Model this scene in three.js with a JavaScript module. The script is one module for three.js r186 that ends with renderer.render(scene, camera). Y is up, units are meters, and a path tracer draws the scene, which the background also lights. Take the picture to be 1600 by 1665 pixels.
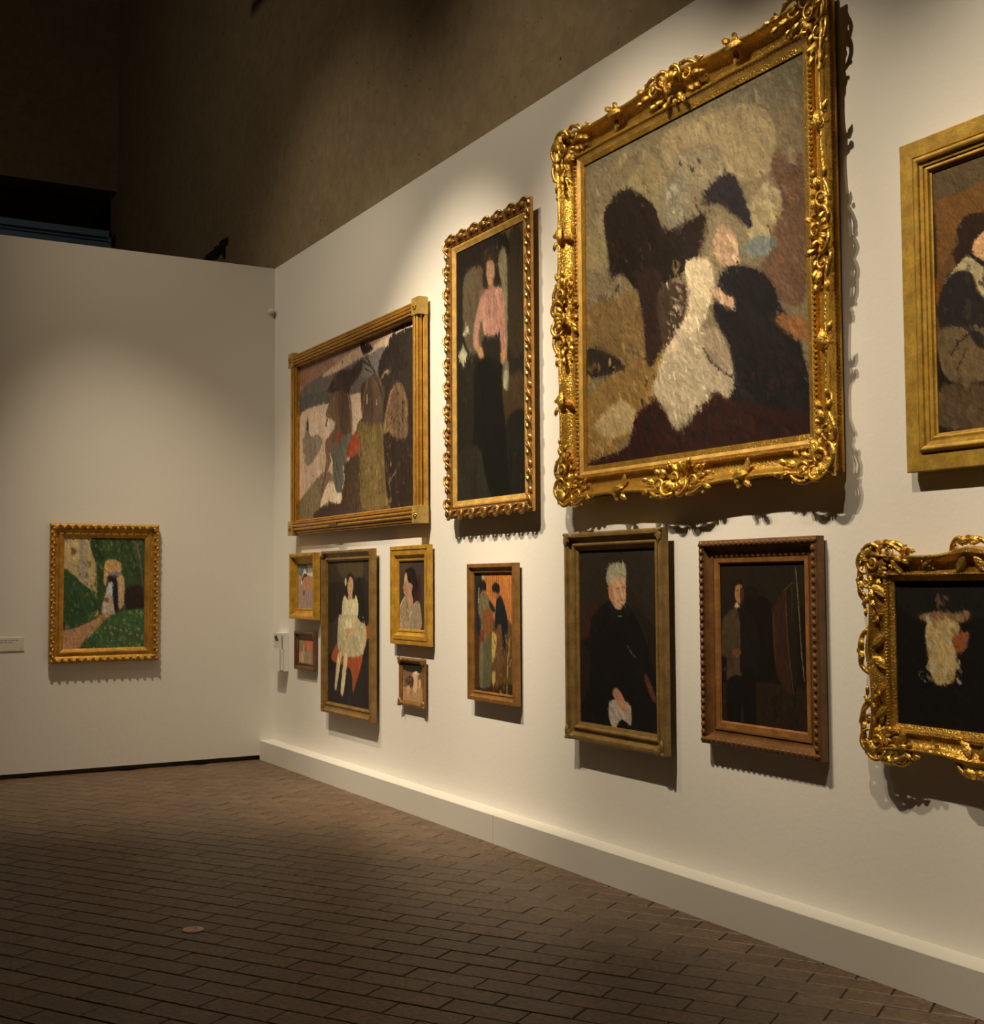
import * as THREE from 'three';
import { mergeGeometries, toCreasedNormals, mergeVertices } from 'three/addons/utils/BufferGeometryUtils.js';
import { RectAreaLightUniformsLib } from 'three/addons/lights/RectAreaLightUniformsLib.js';

// ------------------------------------------------------------------ camera, renderer, exposure
const scene = new THREE.Scene();
scene.background = new THREE.Color(0x000000);
const camera = new THREE.PerspectiveCamera(2 * Math.atan(832.5 / 2026.7) * 180 / Math.PI, 1600 / 1665, 0.05, 60);
camera.position.set(-3.712, 1.5, 10.294);
{
  const yaw = 0.5194, pitch = 0.0559, roll = -0.0060;
  const f = new THREE.Vector3(Math.sin(yaw) * Math.cos(pitch), Math.sin(pitch), -Math.cos(yaw) * Math.cos(pitch));
  const r = new THREE.Vector3(Math.cos(yaw), 0, Math.sin(yaw));
  const u = new THREE.Vector3().crossVectors(r, f);
  const r2 = r.clone().multiplyScalar(Math.cos(roll)).addScaledVector(u, Math.sin(roll));
  const u2 = u.clone().multiplyScalar(Math.cos(roll)).addScaledVector(r, -Math.sin(roll));
  camera.quaternion.setFromRotationMatrix(new THREE.Matrix4().makeBasis(r2, u2, f.clone().negate()));
}
camera.updateMatrixWorld(true);
const renderer = new THREE.WebGLRenderer({ antialias: true });
renderer.toneMapping = THREE.LinearToneMapping;
renderer.toneMappingExposure = 1.0;
renderer.shadowMap.enabled = true;
RectAreaLightUniformsLib.init();

// the gallery's spotlights and one added fill lamp: [lamp x, y, z] -> [aim x, y, z], candela, half angle, penumbra
const TRACK_Y = 6.35;
const SPOTS = [
  { at: [-3, TRACK_Y, 1.67], to: [0, 2.96, 1.10], cd: 12, half: 42.0, pen: 1 },
  { at: [-3, TRACK_Y, 4.62], to: [0, 2.87, 3.85], cd: 17.5, half: 38.0, pen: 1 },
  { at: [-3, TRACK_Y, 4.22], to: [0, 1.87, 3.14], cd: 146, half: 19.5, pen: 1 },
  { at: [-3, TRACK_Y, 6.11], to: [0, 2.12, 5.19], cd: 97, half: 21.0, pen: 1 },
  { at: [-3, TRACK_Y, 8.32], to: [0, 2.19, 8.83], cd: 100, half: 28.3, pen: 1 },
  { at: [-3, TRACK_Y, 5.67], to: [0, 2.33, 6.58], cd: 58, half: 17.2, pen: 1 },
  { at: [-2.26, TRACK_Y, 3.37], to: [1.21, -0.10, 0], cd: 10, half: 23.8, pen: 1 },
  { at: [-2.42, TRACK_Y, 2.05], to: [0.14, -3.35, 0], cd: 70, half: 24.1, pen: 1 },
  { at: [-5, TRACK_Y, 0.30], to: [0.1, 6.00, -2.20], cd: 7.3, half: 68.0, pen: 1 },   // added fill lamp, no known source, turned on the bare concrete
];
const LAMP = new THREE.Color(1.0, 0.83, 0.585);

// ------------------------------------------------------------------ helpers
function rng(seed) { let s = seed >>> 0; return () => { s = (s + 0x6D2B79F5) | 0; let t = Math.imul(s ^ (s >>> 15), 1 | s); t = (t + Math.imul(t ^ (t >>> 7), 61 | t)) ^ t; return ((t ^ (t >>> 14)) >>> 0) / 4294967296; }; }
const used = {};
function numbered(n) { const k = used[n] = (used[n] ?? -1) + 1; return k ? n + '_' + String(k).padStart(3, '0') : n; }
function tag(o, label, category, group, kind) { o.userData.label = label; o.userData.category = category; if (group) o.userData.group = group; if (kind) o.userData.kind = kind; return o; }
function group(name, parent = scene) { const g = new THREE.Group(); g.name = parent === scene ? numbered(name) : name; parent.add(g); return g; }
function mesh(name, geo, mat, parent = scene) {
  const m = new THREE.Mesh(geo, mat); m.name = parent === scene ? numbered(name) : name; m.castShadow = m.receiveShadow = true; parent.add(m); return m;
}
function part(name, geo, mat, parent) {   // parts with the same name in one thing get numbers
  const taken = parent.userData_count ??= {}; const k = taken[name] = (taken[name] ?? -1) + 1;
  return mesh(k ? name + '_' + String(k).padStart(3, '0') : name, geo, mat, parent);
}
const V = (x, y, z = 0) => new THREE.Vector3(x, y, z);
function box(w, h, d, x = 0, y = 0, z = 0) { const g = new THREE.BoxGeometry(w, h, d); g.translate(x, y, z); metreUV(g); return g; }
function metreUV(g) {   // uv in metres from the face direction
  const p = g.attributes.position, n = g.attributes.normal, uv = new Float32Array(p.count * 2);
  for (let i = 0; i < p.count; i++) {
    const ax = Math.abs(n.getX(i)), ay = Math.abs(n.getY(i)), az = Math.abs(n.getZ(i));
    if (ax >= ay && ax >= az) { uv[2 * i] = p.getZ(i); uv[2 * i + 1] = p.getY(i); }
    else if (ay >= az) { uv[2 * i] = p.getX(i); uv[2 * i + 1] = p.getZ(i); }
    else { uv[2 * i] = p.getX(i); uv[2 * i + 1] = p.getY(i); }
  }
  g.setAttribute('uv', new THREE.BufferAttribute(uv, 2)); return g;
}
function join(list) { return mergeGeometries(list.map(g => { const n = g.index ? g.toNonIndexed() : g; for (const k of Object.keys(n.attributes)) if (!['position', 'normal', 'uv'].includes(k)) n.deleteAttribute(k); if (!n.attributes.uv) metreUV(n); return n; })); }

// ------------------------------------------------------------------ procedural textures (tileable value noise)
function noiseField(n, cells, seed) {
  const R = rng(seed), g = new Float32Array(cells * cells).map(() => R()), out = new Float32Array(n * n);
  for (let y = 0; y < n; y++) for (let x = 0; x < n; x++) {
    const fx = x / n * cells, fy = y / n * cells, ix = Math.floor(fx), iy = Math.floor(fy); let tx = fx - ix, ty = fy - iy; tx = tx * tx * (3 - 2 * tx); ty = ty * ty * (3 - 2 * ty);
    const a = (i, j) => g[(iy + j) % cells * cells + (ix + i) % cells];
    out[y * n + x] = (a(0, 0) * (1 - tx) + a(1, 0) * tx) * (1 - ty) + (a(0, 1) * (1 - tx) + a(1, 1) * tx) * ty;
  }
  return out;
}
function fractal(n, cells, oct, seed) {
  const out = new Float32Array(n * n); let amp = 1, tot = 0;
  for (let o = 0; o < oct; o++) { const f = noiseField(n, cells << o, seed + o * 17); for (let i = 0; i < out.length; i++) out[i] += f[i] * amp; tot += amp; amp *= 0.55; }
  for (let i = 0; i < out.length; i++) out[i] /= tot; return out;
}
function texture(n, fn, srgb, rx, ry) {   // fn(i, x, y) -> [r, g, b] 0..1
  const d = new Uint8Array(n * n * 4);
  for (let i = 0; i < n * n; i++) { const c = fn(i, i % n, Math.floor(i / n)); for (let k = 0; k < 3; k++) d[4 * i + k] = Math.max(0, Math.min(255, Math.round(c[k] * 255))); d[4 * i + 3] = 255; }
  const t = new THREE.DataTexture(d, n, n); t.wrapS = t.wrapT = THREE.RepeatWrapping; t.magFilter = THREE.LinearFilter; t.minFilter = THREE.LinearMipmapLinearFilter; t.generateMipmaps = true;
  if (srgb) t.colorSpace = THREE.SRGBColorSpace; t.repeat.set(rx, ry ?? rx); t.needsUpdate = true; return t;
}
const N1 = fractal(512, 4, 6, 11), N2 = fractal(512, 32, 4, 77), N3 = fractal(512, 8, 5, 301);
const grey = v => [v, v, v];
const T = {
  plaster: texture(512, i => grey(0.5 + (N2[i] - 0.5) * 0.9), false, 1.6),
  goldTone: texture(512, i => { const v = 0.86 + (N3[i] - 0.5) * 0.30 + (N2[i] - 0.5) * 0.18; return [v, v * (0.98 + (N1[i] - .5) * .1), v * (0.95 + (N1[i] - .5) * .2)]; }, true, 3),
  goldBump: texture(512, i => grey(0.5 + (N2[i] - 0.5) * 1.2), false, 6),
  brick: texture(512, i => { const v = 0.80 + (N2[i] - 0.5) * 0.42 + (N1[i] - 0.5) * 0.25; return [v, v * 0.985, v * 0.96]; }, true, 2.2),
  brickBump: texture(512, i => grey(0.5 + (N2[i] - 0.5) * 1.2 + (N1[i] - .5) * .5), false, 2.2),
  rough: texture(512, i => grey(0.62 + (N1[i] - 0.5) * 0.7 + (N2[i] - .5) * .3), false, 1.3),
  weave: texture(256, (i, x, y) => grey(0.5 + 0.25 * Math.sin(x * Math.PI / 4) * Math.sin(y * Math.PI / 4) + (N2[i % 4096] - .5) * .5), false, 6),
};
{
  const R = rng(5), pits = new Float32Array(512 * 512);
  for (let k = 0; k < 420; k++) { const cx = R() * 512, cy = R() * 512, r = 0.6 + R() * R() * 2.6, s = 0.3 + R() * 0.7; for (let y = -4; y <= 4; y++) for (let x = -4; x <= 4; x++) { const d = Math.hypot(x, y); if (d < r) { const j = ((Math.floor(cy + y) + 512) % 512) * 512 + (Math.floor(cx + x) + 512) % 512; pits[j] = Math.max(pits[j], s * Math.min(1, r - d)); } } }
  T.concrete = texture(512, i => { const v = 0.80 + (N1[i] - 0.5) * 0.12 + (N2[i] - 0.5) * 0.14 - pits[i] * 0.45; return [v, v * 0.97, v * 0.92]; }, true, 0.55);
  T.concreteBump = texture(512, i => grey(0.6 + (N2[i] - 0.5) * 0.5 - pits[i] * 0.5), false, 0.55);
}

// ------------------------------------------------------------------ materials
const lin = (r, g, b) => new THREE.Color().setRGB(r, g, b);
const std = o => new THREE.MeshStandardMaterial(o);
const gold = (r, g, b, rough, metal = 0.65, bump = 0.0012) => std({ color: lin(r, g, b), roughness: rough, metalness: metal, map: T.goldTone, bumpMap: T.goldBump, bumpScale: bump });
const M = {
  wallPaint: std({ color: lin(0.80, 0.775, 0.73), roughness: 0.92, bumpMap: T.plaster, bumpScale: 0.0006 }),
  basePaint: std({ color: lin(0.70, 0.675, 0.63), roughness: 0.7 }),
  plinth: std({ color: lin(0.10, 0.09, 0.08), roughness: 0.9 }),
  concrete: std({ color: lin(0.45, 0.365, 0.24), roughness: 0.95, map: T.concrete, bumpMap: T.concreteBump, bumpScale: 0.002 }),
  ceiling: std({ color: lin(0.16, 0.14, 0.12), roughness: 0.95 }),
  mortar: std({ color: lin(0.055, 0.042, 0.03), roughness: 0.95, map: T.brick }),
  brightGold: gold(0.98, 0.60, 0.11, 0.27, 0.78, 0.0022),
  linerGold: gold(0.88, 0.56, 0.16, 0.45, 0.35, 0.0005),
  reedGold: gold(0.74, 0.41, 0.075, 0.42, 0.5, 0.0004),
  blockGold: gold(0.76, 0.54, 0.17, 0.45, 0.45, 0.0004),
  leafGold: gold(0.70, 0.40, 0.13, 0.28, 0.75, 0.0006),
  yellowGold: gold(0.78, 0.45, 0.055, 0.45, 0.3, 0.0004),
  satinGold: gold(0.72, 0.46, 0.085, 0.45, 0.35, 0.0004),
  bronzeGold: gold(0.36, 0.22, 0.07, 0.45, 0.35, 0.0005),
  oldGold: gold(0.40, 0.26, 0.09, 0.45, 0.35, 0.0005),
  gardenGold: gold(0.76, 0.42, 0.075, 0.36, 0.5, 0.0012),
  redWood: gold(0.22, 0.10, 0.032, 0.45, 0.1, 0.0005),
  redLiner: gold(0.40, 0.18, 0.05, 0.5, 0.2, 0.0004),
  darkWood: gold(0.20, 0.09, 0.03, 0.45, 0.15, 0.0004),
  brownGold: gold(0.38, 0.19, 0.05, 0.42, 0.3, 0.0004),
  whitePlastic: std({ color: lin(0.78, 0.76, 0.72), roughness: 0.45 }),
  lampBlack: std({ color: lin(0.02, 0.02, 0.02), roughness: 0.5, metalness: 0.3 }),
  daylightTintSteel: std({ color: lin(0.26, 0.42, 0.66), roughness: 0.5, metalness: 0.2 }),  // blue stands in for daylight reflected on the steel
};

// ------------------------------------------------------------------ the room
const struct = (name, geo, mat) => { const m = mesh(name, geo, mat); m.userData.kind = 'structure'; return m; };
const WALL_H = 4.248;
const ROOM = { x0: -9, z1: 13, top: 10.6, back: -6.4 };
// white partition on the right with its long plinth, and the white partition across the end
{
  const w = struct('wall_right', box(0.1, WALL_H, 13.2, 0.05, WALL_H / 2, 6.4), M.wallPaint);
  const far = struct('wall_far', box(8.9, WALL_H - 0.037, 0.24, -4.45, 0.037 + (WALL_H - 0.037) / 2, -0.12), M.wallPaint);
  mesh('plinth', box(8.8, 0.037, 0.16, -4.5, 0.0185, -0.13), M.plinth, far);
}
{
  // long plinth boards along the right wall, butted at the seam
  const g = group('baseboard_right'); g.userData.kind = 'structure';
  const seam = 4.005, joint = 0.003;
  const board = (a, b) => { const s = new THREE.Shape(); s.moveTo(0, 0); s.lineTo(0.122, 0); s.lineTo(0.122, 0.160); s.lineTo(0.1195, 0.1628); s.lineTo(0, 0.1628); s.closePath();
    const e = new THREE.ExtrudeGeometry(s, { depth: b - a, bevelEnabled: false }); e.scale(-1, 1, 1); const ix = e.index; if (!ix) { const p = e.attributes; for (const k of ['position', 'normal', 'uv']) { const A = p[k], n = A.itemSize; for (let t = 0; t < A.count; t += 3) for (let c = 0; c < n; c++) { const q = A.array[(t + 1) * n + c]; A.array[(t + 1) * n + c] = A.array[(t + 2) * n + c]; A.array[(t + 2) * n + c] = q; } } } e.computeVertexNormals(); e.translate(0, 0, a); return metreUV(e); };
  part('board', board(0.001, seam - joint / 2), M.basePaint, g);
  part('board', board(seam + joint / 2, 8.6), M.basePaint, g);
  part('board', board(8.603, 12.95), M.basePaint, g);
}
// raw concrete shell of the building, higher than the partitions
struct('wall_concrete_right', box(0.4, ROOM.top, 20.2, 0.302, ROOM.top / 2, 3.3), M.concrete);
{
  // end wall of concrete with a long clerestory slot; the slot stops at the side wall
  const g = group('wall_concrete_far'); g.userData.kind = 'structure';
  const z = ROOM.back, L = ROOM.x0, W = 0.102 - L, cx = (0.102 + L) / 2;
  mesh('lower_wall', box(W, 5.96, 0.6, cx, 2.98, z - 0.3), M.concrete, g);
  mesh('upper_wall', box(W, ROOM.top - 6.73, 0.6, cx, (ROOM.top + 6.73) / 2, z - 0.3), M.concrete, g);
  mesh('recess_back', box(W, 0.9, 0.2, cx, 6.35, z - 2.3), M.concrete, g);
  mesh('recess_floor', box(W, 0.12, 1.75, cx, 5.90, z - 1.4), M.concrete, g);
  mesh('recess_soffit', box(W, 0.12, 1.75, cx, 6.79, z - 1.4), M.concrete, g);
  const gr = group('vent_grille'); tag(gr, 'long steel ventilation grille, blue daylight painted into its colour, high in the dark concrete slot', 'vent');
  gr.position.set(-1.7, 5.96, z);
  // open tray: face frame, slot and sloping top
  const w = 3.45;
  part('frame', join([box(w, 0.085, 0.05, 0, 0.185, -0.03), box(w, 0.022, 0.05, 0, 0.058, -0.03), box(0.03, 0.18, 0.05, w / 2 - 0.015, 0.137, -0.03)]), M.daylightTintSteel, gr);
  part('back_panel', box(w, 0.2, 0.02, 0, 0.13, -0.12), M.daylightTintSteel, gr);
  part('blade', box(w - 0.06, 0.012, 0.05, 0, 0.105, -0.06), M.daylightTintSteel, gr);
  part('bottom_tray', box(w, 0.046, 0.14, 0, 0.023, -0.06), M.daylightTintSteel, gr);
}
struct('wall_left', box(0.3, ROOM.top, 20.2, ROOM.x0 - 0.15, ROOM.top / 2, 3.3), M.concrete);
struct('wall_near', box(9.8, ROOM.top, 0.3, -4.4, ROOM.top / 2, ROOM.z1 + 0.15), M.concrete);
struct('ceiling', box(9.8, 0.3, 20.4, -4.4, ROOM.top + 0.15, 3.3), M.ceiling);

// ------------------------------------------------------------------ brick floor: long pavers in running bond, laid at 58 degrees to the wall
{
  const floor = group('floor'); floor.userData.kind = 'structure';
  mesh('mortar_bed', box(9.2, 0.1, 20, -4.4, -0.0545, 3.3), M.mortar, floor);
  const L = 0.3075, W = 0.1265, ang = 58.0 * Math.PI / 180, c = Math.cos(ang), s = Math.sin(ang), R = rng(91);
  // brick with chamfered top arris
  const brickGeo = (l, w, h, k) => {
    const a = l / 2, b = w / 2, P = [], I = [];
    const ring = (x, y, z) => { P.push(-x, y, -z, x, y, -z, x, y, z, -x, y, z); };
    ring(a, -h, b); ring(a, -k, b); ring(a - k, 0, b - k);
    for (let r = 0; r < 2; r++) for (let i = 0; i < 4; i++) { const j = (i + 1) % 4, p = r * 4; I.push(p + i, p + 4 + i, p + j, p + j, p + 4 + i, p + 4 + j); }
    I.push(8, 11, 9, 9, 11, 10);
    let g = new THREE.BufferGeometry(); g.setAttribute('position', new THREE.Float32BufferAttribute(P, 3)); g.setIndex(I); g = g.toNonIndexed(); g.computeVertexNormals();
    return metreUV(g);
  };
  const geos = [0, 1, 2, 3].map(i => { const g = brickGeo(L - 0.006 - 0.001 * (i % 2), W - 0.0065, 0.012, 0.0022); const u = g.attributes.uv; for (let k = 0; k < u.count; k++) u.setXY(k, u.getX(k) + i * 0.37, u.getY(k) + i * 0.61); return g; });
  const mats = Array.from({ length: 7 }, (_, i) => { const v = 0.86 + R() * 0.28, w = R(); return std({ color: lin(0.21 * v, (0.132 + 0.016 * w) * v, (0.080 + 0.018 * w) * v), roughness: 0.48, map: T.brick, bumpMap: T.brickBump, bumpScale: 0.0012 }); });
  const list = [];
  const ox = -0.941, oz = 6.034;      // a brick corner read off the photograph
  for (let j = -110; j <= 110; j++) for (let i = -45; i <= 45; i++) {
    const u = (i + 0.5) * L + (((j % 2) + 2) % 2 ? L * 0.5 : 0), v = (j + 0.5) * W;
    const x = ox + c * u - s * v, z = oz + s * u + c * v;
    if (x < -8.9 || x > 0.05 || z < -0.1 || z > 12.9) continue;
    const p = V(x, 0, z), q = p.clone().project(camera), d = p.distanceTo(camera.position);
    const inView = Math.abs(q.x) < 1.03 && Math.abs(q.y) < 1.05 && q.z < 1 && x < -0.1;
    const share = inView ? 1.5 / (d * d * d) : 0;
    list.push({ x, z, share, tilt: [(R() - .5) * 0.006, (R() - .5) * 0.006], lift: -R() * 0.0015, g: Math.floor(R() * 4), m: Math.floor(R() * 7) });
  }
  list.sort((a, b) => b.share - a.share);
  const rest = mats.map(() => []);
  list.forEach((b, k) => {
    const mtx = new THREE.Matrix4().makeRotationFromEuler(new THREE.Euler(b.tilt[0], -ang, b.tilt[1])).setPosition(b.x, b.lift, b.z);
    if (k < 300 && b.share > 0) { const m = part('brick', geos[b.g], mats[b.m], floor); m.applyMatrix4(mtx); }
    else rest[b.m].push(geos[b.g].clone().applyMatrix4(mtx));
  });
  rest.forEach((r, i) => { const m = part('brick_field', mergeGeometries(r), mats[i], floor); m.userData.kind = 'stuff'; });
}

// ------------------------------------------------------------------ picture frames
// profile: [u from the outer edge inwards, height above the back, share of the outline swell]
function railGeo(W, H, side, prof, swell, n = 2) {
  const len = side % 2 ? H : W, P = [], UV = [], I = [], m = prof.length;
  const e = s => swell ? swell(s, len, side) : 0;
  for (let i = 0; i <= n; i++) {
    const t = i / n, ee = e(t * len); let cum = 0;
    for (let j = 0; j < m; j++) {
      const [u0, h, wt = 0] = prof[j]; const u = u0 - ee * wt, s = u0 - e(0) * wt + (len - 2 * (u0 - e(0) * wt)) * t;
      if (side === 0) P.push(-W / 2 + s, u, h); else if (side === 1) P.push(W / 2 - u, s, h); else if (side === 2) P.push(W / 2 - s, H - u, h); else P.push(-W / 2 + u, H - s, h);
      if (j) cum += Math.hypot(prof[j][0] - prof[j - 1][0], prof[j][1] - prof[j - 1][1]);
      UV.push(s, cum + side * 0.31);
    }
  }
  for (let i = 0; i < n; i++) for (let j = 0; j < m - 1; j++) { const a = i * m + j, b = a + m; I.push(a, b, b + 1, a, b + 1, a + 1); }
  let g = new THREE.BufferGeometry(); g.setAttribute('position', new THREE.Float32BufferAttribute(P, 3)); g.setAttribute('uv', new THREE.Float32BufferAttribute(UV, 2)); g.setIndex(I);
  return toCreasedNormals(g, 0.62);
}
// round out a profile: arc from [u,h] to [u,h] bulging by b to the left of the way
function arc(a, b, bulge, n = 5) { const o = []; for (let i = 1; i < n; i++) { const t = i / n, k = 4 * t * (1 - t) * bulge, dx = b[0] - a[0], dy = b[1] - a[1], l = Math.hypot(dx, dy); o.push([a[0] + dx * t - dy / l * k, a[1] + dy * t + dx / l * k]); } return o; }
function path(...items) { const o = []; for (let i = 0; i < items.length; i++) { const p = items[i]; if (typeof p === 'number') o.push(...arc(items[i - 1], items[i + 1], p)); else o.push(p); } return o; }
const onRail = (W, H, side, s, u) => side === 0 ? V(-W / 2 + s, u) : side === 1 ? V(W / 2 - u, s) : side === 2 ? V(W / 2 - s, H - u) : V(-W / 2 + u, H - s);
const railTurn = side => side * Math.PI / 2;

// carved pieces
function taperTube(pts, r0, r1, seg = 14, rad = 7, flat = 1) {
  const c = new THREE.CatmullRomCurve3(pts), fr = c.computeFrenetFrames(seg), P = [], UV = [], I = [];
  for (let i = 0; i <= seg; i++) {
    const t = i / seg, p = c.getPointAt(t), end = Math.min(1, Math.min(t, 1 - t) * 7 + 0.12), r = (r0 + (r1 - r0) * t) * Math.sqrt(end);
    for (let k = 0; k <= rad; k++) { const a = k / rad * Math.PI * 2, q = p.clone().addScaledVector(fr.normals[i], Math.cos(a) * r).addScaledVector(fr.binormals[i], Math.sin(a) * r); q.z = p.z + (q.z - p.z) * flat; P.push(q.x, q.y, q.z); UV.push(t * 0.2, k / rad * 0.05); }
  }
  for (let i = 0; i < seg; i++) for (let k = 0; k < rad; k++) { const a = i * (rad + 1) + k, b = a + rad + 1; I.push(a, a + 1, b, b, a + 1, b + 1); }
  let g = new THREE.BufferGeometry(); g.setAttribute('position', new THREE.Float32BufferAttribute(P, 3)); g.setAttribute('uv', new THREE.Float32BufferAttribute(UV, 2)); g.setIndex(I); g.computeVertexNormals();
  return g.toNonIndexed();
}
function leaf(len, wid, thick, curl, x, y, z, turn) {   // a fleshy carved leaf with a mid rib, lying in xy and curling up along its length
  const nu = 8, nv = 6, P = [], UV = [], I = [];
  for (const face of [1, -1]) {
    const base = P.length / 3;
    for (let i = 0; i <= nu; i++) for (let j = 0; j <= nv; j++) {
      const t = i / nu, v = j / nv * 2 - 1, shape = Math.pow(Math.sin(Math.PI * Math.min(1, t * 0.93 + 0.05)), 0.75) * (1 + 0.16 * Math.cos(t * 19));
      const bulge = thick * (1 - v * v) * Math.sqrt(Math.max(0, Math.sin(Math.PI * t))) * (face > 0 ? 1 - 0.45 * Math.exp(-v * v * 30) : -0.25);
      P.push(t * len, v * wid * shape * 0.5, bulge + curl * Math.sin(t * Math.PI * 0.75)); UV.push(t * len, v * wid);
    }
    for (let i = 0; i < nu; i++) for (let j = 0; j < nv; j++) { const a = base + i * (nv + 1) + j, b = a + nv + 1; if (face > 0) I.push(a, b, b + 1, a, b + 1, a + 1); else I.push(a, b + 1, b, a, a + 1, b + 1); }
  }
  let g = new THREE.BufferGeometry(); g.setAttribute('position', new THREE.Float32BufferAttribute(P, 3)); g.setAttribute('uv', new THREE.Float32BufferAttribute(UV, 2)); g.setIndex(I); g.computeVertexNormals(); g = g.toNonIndexed();
  g.rotateZ(turn); g.translate(x, y, z); return g;
}
function ball(r, x, y, z, sx = 1, sy = 1, sz = 1) { const g = new THREE.SphereGeometry(r, 10, 7); g.scale(sx, sy, sz); g.translate(x, y, z); return g.toNonIndexed(); }
function volute(x, y, z, R, r, turns, start, dir) {   // spiral scroll, tight at its eye
  const pts = []; for (let i = 0; i <= 22; i++) { const t = i / 22, a = start + dir * t * turns * Math.PI * 2, q = R * (1 - 0.8 * t); pts.push(V(x + Math.cos(a) * q, y + Math.sin(a) * q, z + 0.25 * R * t)); }
  return join([taperTube(pts, r, r * 0.5, 30, 7), ball(r * 1.1, x, y, z + 0.22 * R)]);
}
// corner cartouche for the bottom left corner (arms run along +x and +y); A = arm length
function cornerCarving(A, z, open) {
  const g = [], k = A;
  for (let i = -2; i <= 2; i++) { const a = Math.PI * 1.25 + i * 0.30; g.push(leaf(k * (0.25 - 0.012 * Math.abs(i)), k * 0.10, k * 0.05, k * 0.035, k * 0.22, k * 0.22, z, a)); }
  g.push(volute(k * 0.25, k * 0.25, z + k * 0.01, k * 0.115, k * 0.036, 1.3, Math.PI * 1.25, 1));
  for (let i = -2; i <= 2; i++) { const a = Math.PI * 0.25 + i * 0.42; g.push(leaf(k * 0.20, k * 0.085, k * 0.045, k * 0.0, k * 0.28, k * 0.28, z - k * 0.03, a)); }
  for (const f of [0, 1]) {
    const m = [];
    m.push(taperTube([V(k * 0.10, k * 0.20, z), V(k * 0.12, k * 0.06, z + k * 0.04), V(k * 0.24, -k * 0.005, z + k * 0.05), V(k * 0.36, k * 0.03, z + k * 0.04), V(k * 0.40, k * 0.12, z + k * 0.02), V(k * 0.34, k * 0.17, z)], k * 0.040, k * 0.020, 24));
    m.push(volute(k * 0.53, k * 0.12, z, k * 0.10, k * 0.030, 1.25, Math.PI * 0.9, -1));
    m.push(taperTube([V(k * 0.38, k * 0.015, z), V(k * 0.52, -k * 0.012, z + k * 0.03), V(k * 0.64, k * 0.03, z + k * 0.03), V(k * 0.75, k * 0.10, z), V(k * 0.85, k * 0.06, z), V(k * 0.97, k * 0.085, z - k * 0.02)], k * 0.036, k * 0.016, 22));
    for (const [len, x, y, t] of [[0.20, 0.60, 0.18, 0.25], [0.16, 0.46, 0.25, 0.6], [0.15, 0.38, 0.33, 1.0], [0.17, 0.72, 0.13, -0.4], [0.16, 0.76, 0.20, 0.5], [0.14, 0.88, 0.10, 0.1], [0.13, 0.62, 0.27, 0.9], [0.12, 0.30, 0.06, -0.8]]) m.push(leaf(k * len, k * len * 0.48, k * 0.035, k * 0.025, k * x, k * y, z - k * 0.06 * (y > 0.2 ? 1 : 0), t));
    for (let b = 0; b < 5; b++) m.push(ball(k * (0.028 - b * 0.003), k * (0.50 + b * 0.10), k * (0.30 - 0.03 * b), z - k * 0.06));
    m.push(ball(k * 0.03, k * 0.43, k * 0.035, z + k * 0.04), ball(k * 0.024, k * 0.66, k * 0.0, z + k * 0.02), ball(k * 0.02, k * 0.84, k * 0.03, z));
    const j = join(m);
    if (f) { j.applyMatrix4(new THREE.Matrix4().set(0, 1, 0, 0, 1, 0, 0, 0, 0, 0, 1, 0, 0, 0, 0, 1)); flip(j); }
    g.push(j);
  }
  return join(g);
}
function flip(g) { const a = g.attributes; for (const n of ['position', 'normal', 'uv']) { const A = a[n], k = A.itemSize; for (let t = 0; t < A.count; t += 3) for (let c = 0; c < k; c++) { const q = A.array[(t + 1) * k + c]; A.array[(t + 1) * k + c] = A.array[(t + 2) * k + c]; A.array[(t + 2) * k + c] = q; } } return g; }
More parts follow.
